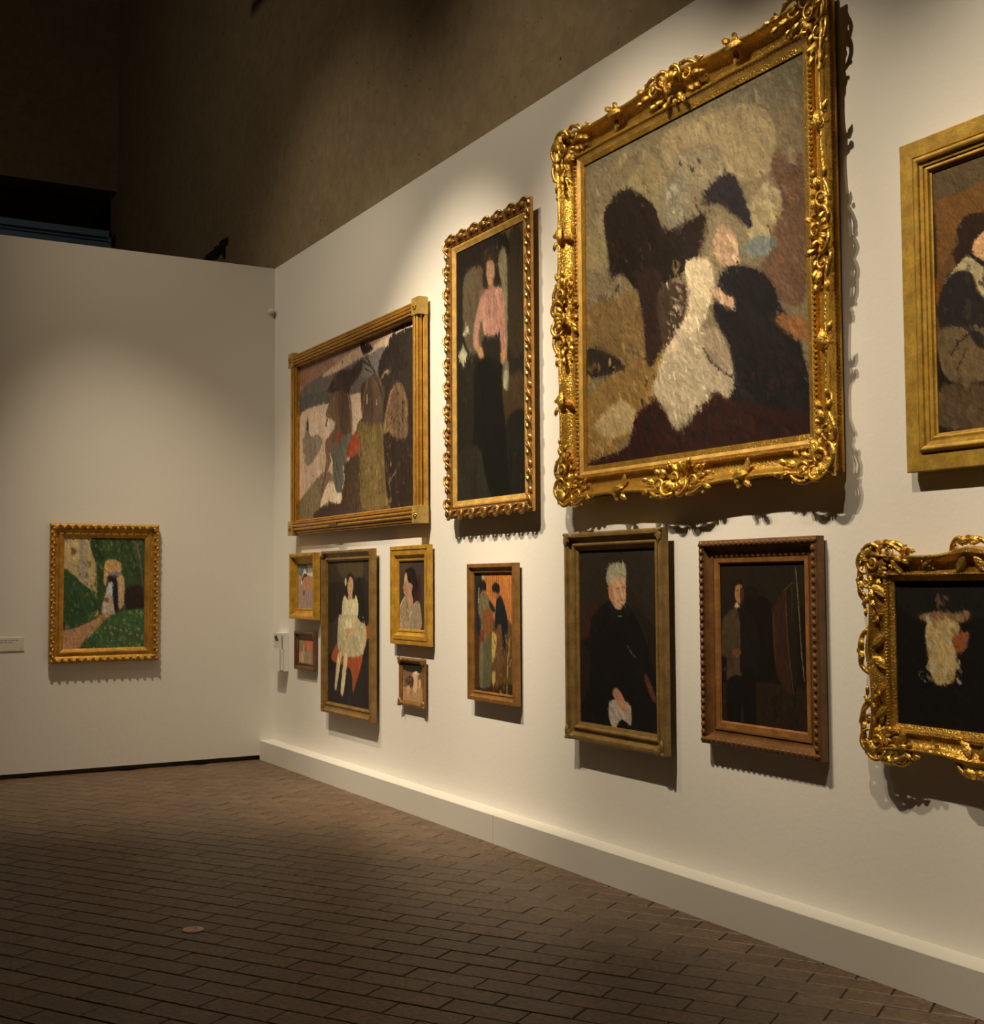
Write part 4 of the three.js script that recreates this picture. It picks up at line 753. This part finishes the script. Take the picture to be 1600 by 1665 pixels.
painting('couple', 260, 400, '76 54 33', 1.00, 1.40, `
patch | 0 | 190 124 64 | 26.7 1.0 95.0 1.4 94.1 43.6 56.5 43.5 44.6 32.9 27.7 17.5
stroke | 0.70 | 141 68 34 | 30.9 1.1 30.2 44.3
stroke | 0.70 | 141 68 34 | 36.4 1.1 35.6 44.2
stroke | 0.70 | 141 68 34 | 41.8 1.1 41.0 44.2
stroke | 0.70 | 141 68 34 | 47.1 1.2 46.3 44.1
stroke | 0.70 | 141 68 34 | 52.5 1.2 51.6 44.0
stroke | 0.69 | 141 68 34 | 57.8 1.2 56.9 43.9
stroke | 0.69 | 141 68 34 | 63.0 1.2 62.2 43.8
stroke | 0.69 | 141 68 34 | 68.3 1.3 67.4 43.7
stroke | 0.69 | 141 68 34 | 73.5 1.3 72.6 43.6
stroke | 0.69 | 141 68 34 | 78.7 1.3 77.8 43.5
stroke | 0.68 | 141 68 34 | 83.8 1.3 83.0 43.4
stroke | 0.68 | 141 68 34 | 88.9 1.4 88.1 43.3
stroke | 0.68 | 141 68 34 | 94.0 1.4 93.2 43.2
patch | 0 | 36 40 40 | 0.3 0.9 19.2 1.0 17.9 7.3 12.6 19.1 9.9 30.1 15.9 48.9 4.4 57.0 -0.3 33.4
patch | 0 | 153 148 122 | 19.2 1.0 26.0 1.0 25.4 8.1 20.4 7.3
patch | 0 | 73 41 29 | -8.7 3.3 0.3 1.7 3.3 49.2 -10.1 89.1
patch | 0 | 68 44 30 | -9.5 49.4 12.0 56.8 14.0 88.1 11.3 95.2 -9.1 100.9
patch | 0 | 92 65 38 | 46.8 45.2 94.1 43.6 92.9 102.1 45.7 102.1
patch | 0 | 52 35 26 | 11.3 96.0 93.1 90.9 92.9 102.1 -10.3 100.9
patch | 0 | 35 27 23 | 12.8 9.6 22.9 6.9 30.3 10.4 27.7 16.7 16.5 15.9
patch | 0 | 133 93 64 | 19.0 15.9 27.7 15.9 26.4 20.6 18.9 20.6
patch | 0 | 107 96 70 | 9.9 33.3 12.6 20.7 22.7 17.5 35.0 19.8 44.6 29.8 46.9 40.6 39.3 53.1 24.4 64.3 14.5 56.8 17.3 41.0
stroke | 1.26 | 171 167 140 | 11.7 13.6 10.0 25.4
patch | 0 | 120 78 45 | 22.4 33.1 44.6 31.3 46.8 45.2 34.4 53.2 22.2 44.1
patch | 0 | 112 57 40 | 14.6 51.3 24.6 48.7 21.9 61.3 13.2 61.5
patch | 0 | 88 85 62 | 13.2 61.5 24.4 59.7 41.8 53.0 43.9 71.5 38.6 93.3 31.2 95.1 13.9 94.3
patch | 0 | 107 100 75 | 13.1 63.1 21.9 61.3 20.1 93.3 12.6 92.8
patch | 0 | 33 27 23 | 46.2 12.0 54.7 8.9 64.3 11.2 64.6 16.6 56.9 18.9 48.5 15.9
patch | 0 | 151 103 65 | 50.9 17.4 59.3 18.1 58.1 22.0 52.1 21.2
patch | 0 | 27 31 36 | 58.1 22.7 68.8 20.4 80.4 32.5 84.8 44.5 79.9 55.2 77.3 68.9 70.4 63.0 68.3 46.3 54.0 46.6 54.2 34.3
patch | 0 | 31 29 29 | 39.9 23.6 54.3 32.0 49.4 32.8 39.8 28.3
patch | 0 | 179 149 84 | 45.4 51.4 52.7 50.5 57.4 55.7 51.2 69.7 45.0 73.8
patch | 0 | 170 148 97 | 44.8 83.8 52.1 81.9 55.6 86.4 47.1 93.7
patch | 0 | 97 67 43 | 57.6 46.5 68.4 44.8 70.2 69.1 60.3 93.8 53.2 86.5 58.4 69.5
stroke | 1.36 | 157 135 77 | 90.5 51.9 84.3 70.2 81.4 98.9
stroke | 0.90 | 170 148 89 | 92.4 70.7 88.8 76.1
dabs | 70 3.08 | 115 82 46 / 79 54 33 / 142 115 64 / 97 69 40 | 46.7 48.3 91.8 99.9`);
painting('lady', 420, 560, '39 32 28', 0.80, 0.70, `
patch | 0 | 48 42 35 | 1.4 -0.2 103.7 -0.6 102.4 41.0 76.4 33.6 35.6 30.8 0.4 42.9
patch | 0 | 56 38 30 | 1.6 34.5 27.8 30.9 17.5 47.6 1.2 51.3
patch | 0 | 27 24 23 | 15.6 42.7 27.7 34.2 43.3 29.1 61.9 32.2 76.3 39.9 89.9 56.7 99.6 79.4 99.0 100.1 2.0 100.7 12.8 76.0
dabs | 80 4.19 | 31 26 24 / 24 22 22 / 37 31 28 | 7.6 37.8 97.3 97.9
patch | 0 | 162 158 132 | 36.9 17.7 40.9 10.4 51.4 8.5 60.7 9.8 62.8 15.4 60.4 19.4 47.3 19.4 41.6 21.8
dabs | 26 1.97 | 190 186 157 / 151 146 118 / 172 169 139 | 38.1 9.1 62.0 17.8
patch | 0 | 209 165 131 | 40.6 23.4 44.5 17.7 60.5 17.0 61.8 23.4 61.1 30.6 54.5 34.3 47.0 33.1 41.4 28.3
patch | 0 | 187 132 106 | 40.0 22.6 44.4 21.0 47.0 33.1 42.3 28.3
stroke | 0.57 | 117 85 68 | 49.5 22.8 54.8 22.2
stroke | 0.56 | 117 85 68 | 57.6 22.0 61.1 22.4
stroke | 0.65 | 159 103 85 | 51.8 29.5 59.3 29.0
stroke | 0.96 | 228 187 152 | 56.6 23.4 57.5 26.6
patch | 0 | 33 31 30 | 41.4 29.1 47.0 33.1 54.5 34.7 62.0 30.6 65.5 36.9 43.0 38.1
stroke | 0.64 | 161 151 127 | 52.1 37.9 56.6 37.9
stroke | 0.56 | 128 102 78 | 63.2 53.7 68.5 58.3
stroke | 0.47 | 118 96 73 | 68.5 57.9 73.0 59.7
patch | 0 | 98 56 41 | 83.4 70.2 86.9 69.3 96.2 79.6 96.1 82.7 91.0 79.9
patch | 0 | 181 169 158 | 38.7 93.3 39.9 86.0 51.3 83.7 64.1 85.3 67.2 91.5 65.6 97.1 54.7 94.7 47.1 100.4 41.5 98.0
dabs | 24 2.10 | 204 196 184 / 161 149 138 / 189 178 165 | 39.9 86.0 66.5 97.0
patch | 0 | 187 139 111 | 43.8 80.9 47.7 77.5 55.1 80.3 62.2 88.6 58.5 90.4 51.2 86.9
patch | 0 | 27 24 23 | 49.0 99.8 54.7 94.7 66.5 97.8 63.7 101.2`);
painting('easel', 420, 560, '29 21 17', 0.70, 1.40, `
patch | 0 | 36 28 21 | -5.2 -1.3 102.2 -1.6 102.9 22.9 62.6 28.5 35.8 14.5 -4.7 42.3
patch | 0 | 24 19 16 | 32.0 23.5 62.6 26.8 64.5 66.8 39.2 68.0
patch | 0 | 42 31 23 | -5.8 77.4 102.5 75.1 101.5 101.1 -6.7 103.2
dabs | 80 4.60 | 42 32 24 / 30 23 19 / 53 38 26 | -4.0 77.3 100.1 98.7
patch | 0 | 56 35 25 | 62.5 32.0 76.2 16.2 82.7 14.5 87.5 57.2 83.6 77.9 66.2 66.7
patch | 0 | 32 30 24 | 77.8 14.5 84.3 12.8 88.6 28.2 86.7 79.4 82.0 78.0
stroke | 0.78 | 82 63 44 | 76.1 17.1 84.3 12.8
stroke | 0.69 | 87 55 36 | 76.9 18.8 78.3 45.5 83.6 77.9
stroke | 0.60 | 63 52 37 | 84.3 14.5 83.5 35.1
stroke | 0.77 | 109 95 67 | 88.6 4.2 91.0 26.4 93.2 53.6 95.7 69.6
stroke | 0.61 | 69 48 33 | 61.8 26.8 64.8 59.8
patch | 0 | 28 23 20 | 17.2 20.0 17.8 14.1 20.9 11.8 25.7 11.6 28.5 13.8 28.0 18.1
patch | 0 | 156 111 72 | 18.5 19.1 19.6 15.0 23.5 14.0 27.1 14.7 28.3 18.1 28.1 21.7 25.8 25.4 21.0 24.7 19.0 21.8
patch | 0 | 63 43 30 | 25.3 15.4 28.7 17.2 27.0 25.3 24.6 25.4
patch | 0 | 179 165 128 | 17.3 28.6 19.9 25.0 24.0 27.6 21.2 29.0
stroke | 0.55 | 63 45 32 | 20.2 17.8 23.0 17.6
stroke | 0.54 | 63 45 32 | 24.8 17.8 26.9 17.9
patch | 0 | 69 56 41 | 1.7 44.0 3.9 34.8 15.9 29.1 21.2 29.0 26.3 36.2 25.5 59.6 21.5 73.3 7.2 73.1 7.6 60.3 -0.5 56.9
patch | 0 | 28 23 21 | 21.2 29.0 26.6 29.0 40.4 34.1 48.1 57.0 40.9 68.8 24.3 69.6 24.4 41.6
dabs | 30 3.13 | 78 63 46 / 57 45 34 | 2.1 31.1 24.3 71.4
patch | 0 | 100 65 43 | 14.1 55.5 20.4 53.5 24.8 55.1 20.2 58.9
patch | 0 | 23 20 19 | 8.1 74.0 24.2 72.3 21.5 100.3 8.1 101.2
patch | 0 | 23 19 17 | 25.2 69.5 40.1 67.9 39.8 100.7 28.6 100.6`);
painting('dark', 420, 380, '21 18 17', 1.20, 1.00, `
patch | 0 | 28 26 24 | 1.7 -0.8 53.6 -1.1 53.0 24.5 10.4 25.8
dabs | 60 5.07 | 26 23 21 / 19 17 17 / 33 28 25 | 2.4 -0.0 50.6 95.7
patch | 0 | 130 101 72 | 14.9 25.6 24.6 21.8 35.7 22.9 43.0 20.7 45.3 24.7 38.0 29.1 23.2 29.6
patch | 0 | 177 155 108 | 20.6 29.7 38.0 29.1 37.1 42.8 34.7 66.3 23.5 68.7 19.6 46.6
dabs | 70 4.24 | 199 177 126 / 154 128 89 / 177 150 107 / 133 108 78 / 179 177 152 | 19.5 22.0 38.3 67.4
patch | 0 | 141 82 56 | 34.7 38.8 43.8 35.0 42.4 45.3 37.5 48.3
dabs | 14 3.51 | 142 115 90 / 114 81 61 | 25.6 3.6 33.4 18.2
dabs | 6 1.70 | 179 177 167 / 143 128 110 | 14.1 61.8 17.8 68.6`);
painting('garden', 420, 520, '67 76 51', 1.00, 1.10, `
patch | 0 | 205 182 135 | 1.7 0.5 35.1 0.2 37.6 13.7 40.1 33.4 42.9 67.8 30.7 66.9 22.6 42.4 2.3 31.7
patch | 0 | 170 159 144 | 19.7 0.7 25.2 0.7 30.1 30.1 27.0 43.2 20.3 33.4
dabs | 70 2.76 | 224 194 139 / 184 170 142 / 211 197 162 / 159 150 129 | 2.3 0.9 40.3 43.3
patch | 0 | 136 101 66 | 10.0 9.8 16.1 12.6 10.7 16.3
patch | 0 | 131 109 69 | 29.4 22.8 32.7 21.9 32.3 26.9
patch | 0 | 57 85 57 | 0.7 31.7 11.5 33.4 22.6 41.5 33.7 48.1 41.6 59.6 38.5 69.4 23.2 79.8 2.1 81.8
dabs | 140 2.43 | 63 99 64 / 46 67 50 / 91 128 75 / 128 95 73 / 55 82 65 | 1.2 33.3 40.9 80.9
patch | 0 | 62 82 51 | 35.1 0.2 101.9 -0.4 101.6 64.4 74.2 66.6 72.6 35.1 66.8 21.9 51.1 21.9 49.1 38.4 47.3 67.1 40.6 61.3 41.2 30.1
dabs | 170 2.79 | 88 120 66 / 54 73 50 / 117 140 76 / 68 96 63 / 42 56 43 | 36.3 0.6 101.1 31.8
dabs | 40 2.13 | 82 117 62 / 130 149 77 / 62 88 51 | 39.9 21.9 50.6 63.0
patch | 0 | 210 171 117 | 50.0 23.6 57.8 20.2 69.1 23.5 66.9 33.5 54.6 34.3 51.4 43.3 49.1 40.0
dabs | 24 2.31 | 237 194 131 / 196 153 107 / 243 220 158 | 49.9 21.9 69.2 33.5
patch | 0 | 47 42 46 | 54.6 34.7 69.8 34.7 69.3 40.1 65.1 63.2 60.6 63.1 55.8 40.0
patch | 0 | 157 142 143 | 55.7 31.4 69.2 31.8 69.2 34.3 55.7 34.3
patch | 0 | 208 176 134 | 64.2 38.4 72.6 36.0 74.1 59.1 67.4 63.2
patch | 0 | 214 220 228 | 52.6 46.6 55.8 40.9 60.3 41.7 59.9 50.8 58.3 54.9 52.7 54.8
patch | 0 | 206 188 173 | 51.5 51.5 59.4 53.2 62.4 68.9 47.3 67.9
patch | 0 | 136 95 74 | 55.6 56.5 55.1 57.6 53.6 58.3 51.8 58.3 50.4 57.6 49.8 56.4 50.3 55.3 51.8 54.6 53.6 54.6 55.0 55.3
patch | 0 | 44 42 49 | 59.8 43.3 64.8 40.1 66.3 64.0 62.4 65.6
patch | 0 | 88 80 77 | 74.2 63.3 100.2 51.9 101.6 66.1 75.3 65.8
patch | 0 | 52 45 43 | 76.2 46.7 94.4 45.2 97.0 65.2 76.4 64.1
stroke | 1.50 | 107 94 87 | 84.6 0.2 90.5 13.5 94.2 26.8 96.7 43.5
stroke | 0.83 | 156 133 114 | 89.3 5.1 92.9 18.5
patch | 0 | 196 151 110 | 0.5 84.2 17.8 80.5 38.5 73.5 45.1 69.5 60.7 69.7 49.7 79.4 38.8 87.4 27.8 90.4 18.1 99.1 0.2 98.7
dabs | 50 2.74 | 223 171 126 / 174 130 100 / 156 139 134 | 0.9 78.6 41.1 98.8
patch | 0 | 74 102 67 | 26.8 95.3 40.9 82.5 56.3 71.3 76.5 66.6 100.4 66.9 101.4 100.2 31.2 98.6
dabs | 170 2.12 | 124 166 101 / 86 128 77 / 57 82 57 / 151 184 125 / 172 190 152 / 105 146 110 | 30.7 66.9 100.9 99.3
dabs | 10 1.80 | 208 112 83 / 222 140 107 | 47.4 75.3 100.8 94.3`);

// ------------------------------------------------------------------ small things on the walls and floor
{
  const g = group('leaflet_holder'); tag(g, 'white leaflet holder with a printed sheet, on the right wall near the corner', 'leaflet holder');
  g.position.set(0, 0.766, 0.266); g.rotation.y = -Math.PI / 2;
  part('back_box', box(0.205, 0.318, 0.048, 0, 0.159, 0.026), M.whitePlastic, g);
  part('pocket', join([box(0.205, 0.185, 0.006, 0, 0.0925, 0.077), box(0.006, 0.185, 0.03, -0.0995, 0.0925, 0.062), box(0.006, 0.185, 0.03, 0.0995, 0.0925, 0.062), box(0.205, 0.006, 0.03, 0, 0.003, 0.062)]), M.whitePlastic, g);
  const c = document.createElement('canvas'); c.width = 128; c.height = 192; const x = c.getContext('2d');
  x.fillStyle = 'rgb(208,202,189)'; x.fillRect(0, 0, 128, 192); x.fillStyle = '#35322e';
  for (const [a, b, r] of [[30, 26, 13], [48, 20, 10], [58, 32, 12], [40, 38, 9], [72, 36, 7]]) { x.beginPath(); x.ellipse(a, b, r * 1.3, r * 0.8, 0.4, 0, 7); x.fill(); }
  x.fillStyle = 'rgb(165,158,146)'; for (let i = 0; i < 6; i++) x.fillRect(24 + (i % 2) * 34, 70 + i * 16, 26 + (i * 7) % 14, 4);
  const t = new THREE.CanvasTexture(c); t.colorSpace = THREE.SRGBColorSpace;
  const lg = new THREE.BoxGeometry(0.19, 0.29, 0.004); const s = part('leaflet', lg, std({ map: t, roughness: 0.7 }), g); s.position.set(0, 0.166, 0.060);
}
{
  const g = group('wall_label'); tag(g, 'white printed caption card on the end wall left of the garden painting', 'caption card');
  g.position.set(-2.192, 0.986, 0);
  const c = document.createElement('canvas'); c.width = 384; c.height = 128; const x = c.getContext('2d');
  x.fillStyle = '#ddd8cd'; x.fillRect(0, 0, 384, 128); x.fillStyle = '#7d776c';
  const R = rng(8); for (let r = 0; r < 3; r++) { let q = 20; const end = [330, 250, 60][r]; while (q < end) { const w = 10 + R() * 26; x.fillRect(q, 24 + r * 20, w, 7); q += w + 7; } } x.fillRect(345, 100, 22, 6);
  const t = new THREE.CanvasTexture(c); t.colorSpace = THREE.SRGBColorSpace;
  const lg = new THREE.BoxGeometry(0.305, 0.102, 0.006); const m = part('card', lg, std({ map: t, roughness: 0.8 }), g); m.position.set(0, 0.051, 0.004);
  part('backing_board', box(0.309, 0.106, 0.003, 0, 0.051, 0.0008), M.whitePlastic, g);
}
{
  const g = group('wall_sensor'); tag(g, 'small round white sensor high up in the corner of the end wall', 'sensor');
  g.position.set(-0.038, 3.862, 0);
  const cap = new THREE.LatheGeometry([[0.0, 0.052], [0.012, 0.050], [0.021, 0.042], [0.0235, 0.03], [0.0235, 0.008], [0.0, 0.008]].map(([r, y]) => new THREE.Vector2(r, y)), 20); cap.rotateX(Math.PI / 2); cap.rotateZ(0);
  part('cap', cap, M.whitePlastic, g); const bp = new THREE.CylinderGeometry(0.028, 0.03, 0.01, 20); bp.rotateX(Math.PI / 2); bp.translate(0, 0, 0.005); part('base_plate', bp, M.whitePlastic, g);
}
{
  const g = group('floor_cover'); tag(g, 'round tan cover plate with a slot, set flush in the brick floor', 'floor plate');
  g.position.set(-2.118, 0, 4.873);
  const half = (a) => { const s = new THREE.Shape(); s.absarc(0, 0, 0.046, a + 0.06, a + Math.PI - 0.06, false); s.closePath(); const e = new THREE.ExtrudeGeometry(s, { depth: 0.003, bevelEnabled: true, bevelSize: 0.001, bevelThickness: 0.001, bevelSegments: 1, curveSegments: 16 }); e.rotateX(-Math.PI / 2); return e; };
  const tan = std({ color: lin(0.90, 0.60, 0.36), roughness: 0.4, metalness: 0.35, map: T.brick });
  part('half_plate', half(1.0), tan, g); part('half_plate', half(1.0 + Math.PI), tan, g);
  const rim = new THREE.CylinderGeometry(0.048, 0.048, 0.0012, 28); rim.translate(0, 0.0006, 0); part('rim', rim, M.lampBlack, g);
}
{
  // dark lettering-like marks, built as thin bars along the raw concrete above the end wall, seen almost edge on
  const g = group('wall_lettering'); tag(g, 'small dark jagged lettering-like marks on the raw concrete just above the end wall', 'wall lettering');
  g.position.set(0.102, 4.80, -2.1); g.rotation.y = -Math.PI / 2;
  part('rail', box(0.9, 0.035, 0.012, 0, 0.09, 0.007), M.lampBlack, g);
  for (const [x, y, w, h, d] of [[-0.38, 0.03, 0.12, 0.1, 0.06], [-0.22, 0.08, 0.13, 0.09, 0.07], [-0.06, 0.055, 0.15, 0.13, 0.08], [0.1, 0.075, 0.14, 0.12, 0.09], [0.27, 0.085, 0.15, 0.13, 0.08]]) part('clip', box(w * 0.8, h, d * 0.2, x, y, d * 0.1), M.lampBlack, g);
  part('arm', join([box(0.04, 0.2, 0.014, 0.36, 0.05, 0.008), box(0.12, 0.03, 0.014, 0.40, 0.13, 0.008)]), M.lampBlack, g);
}

// ------------------------------------------------------------------ the spotlights on their track and the added fill lamp, above and to the left of the picture
{
  const tr = group('lighting_track'); tag(tr, 'black lighting track hung under the ceiling along the gallery', 'track');
  tr.position.set(-3.0, TRACK_Y + 0.25, 4.6);
  part('rail', box(0.04, 0.04, 9.6), M.lampBlack, tr);
  for (const z of [-4, 0, 4]) part('hanger', box(0.02, ROOM.top - TRACK_Y - 0.27, 0.02, 0, (ROOM.top - TRACK_Y - 0.27) / 2 + 0.02, z), M.lampBlack, tr);
  const lens = std({ color: lin(0, 0, 0), emissive: LAMP, emissiveIntensity: 12 });
  for (const sp of SPOTS) {
    const g = group('track_spotlight'); tag(g, 'black cylindrical spotlight hung out of view, from the track or as added concrete fill', 'spotlight', 'spotlights on the lighting track');
    g.position.set(...sp.at);
    const dir = V(...sp.to).sub(V(...sp.at)).normalize();
    const can = new THREE.LatheGeometry([[0, -0.19], [0.035, -0.19], [0.05, -0.16], [0.055, -0.02], [0.06, 0.0], [0.052, 0.0], [0.046, -0.03], [0, -0.035]].map(([r, y]) => new THREE.Vector2(r, y)), 20);
    const c = part('housing', can, M.lampBlack, g); c.quaternion.setFromUnitVectors(V(0, 1, 0), dir);
    const le = new THREE.CylinderGeometry(0.045, 0.045, 0.004, 20); le.translate(0, -0.028, 0); const l = part('lens', le, lens, g); l.quaternion.copy(c.quaternion); l.castShadow = false;
    const drop = sp.at[0] < -4 ? ROOM.top - TRACK_Y - 0.02 : 0.22; part('stem', box(0.016, drop, 0.016, 0, 0.02 + drop / 2, 0), M.lampBlack, g);   // on the track, or, for the added fill lamp, on a long rod from the ceiling
    const s = new THREE.SpotLight(LAMP, sp.cd, 0, sp.half * Math.PI / 180, sp.pen, 2);
    s.position.copy(V(...sp.at).addScaledVector(dir, 0.012)); s.target.position.set(...sp.to); s.castShadow = true; s.shadow.mapSize.set(2048, 2048); s.shadow.radius = 2; s.shadow.bias = -0.0004;
    s.name = 'spot_beam'; scene.add(s); scene.add(s.target);
  }
}
renderer.render(scene, camera);
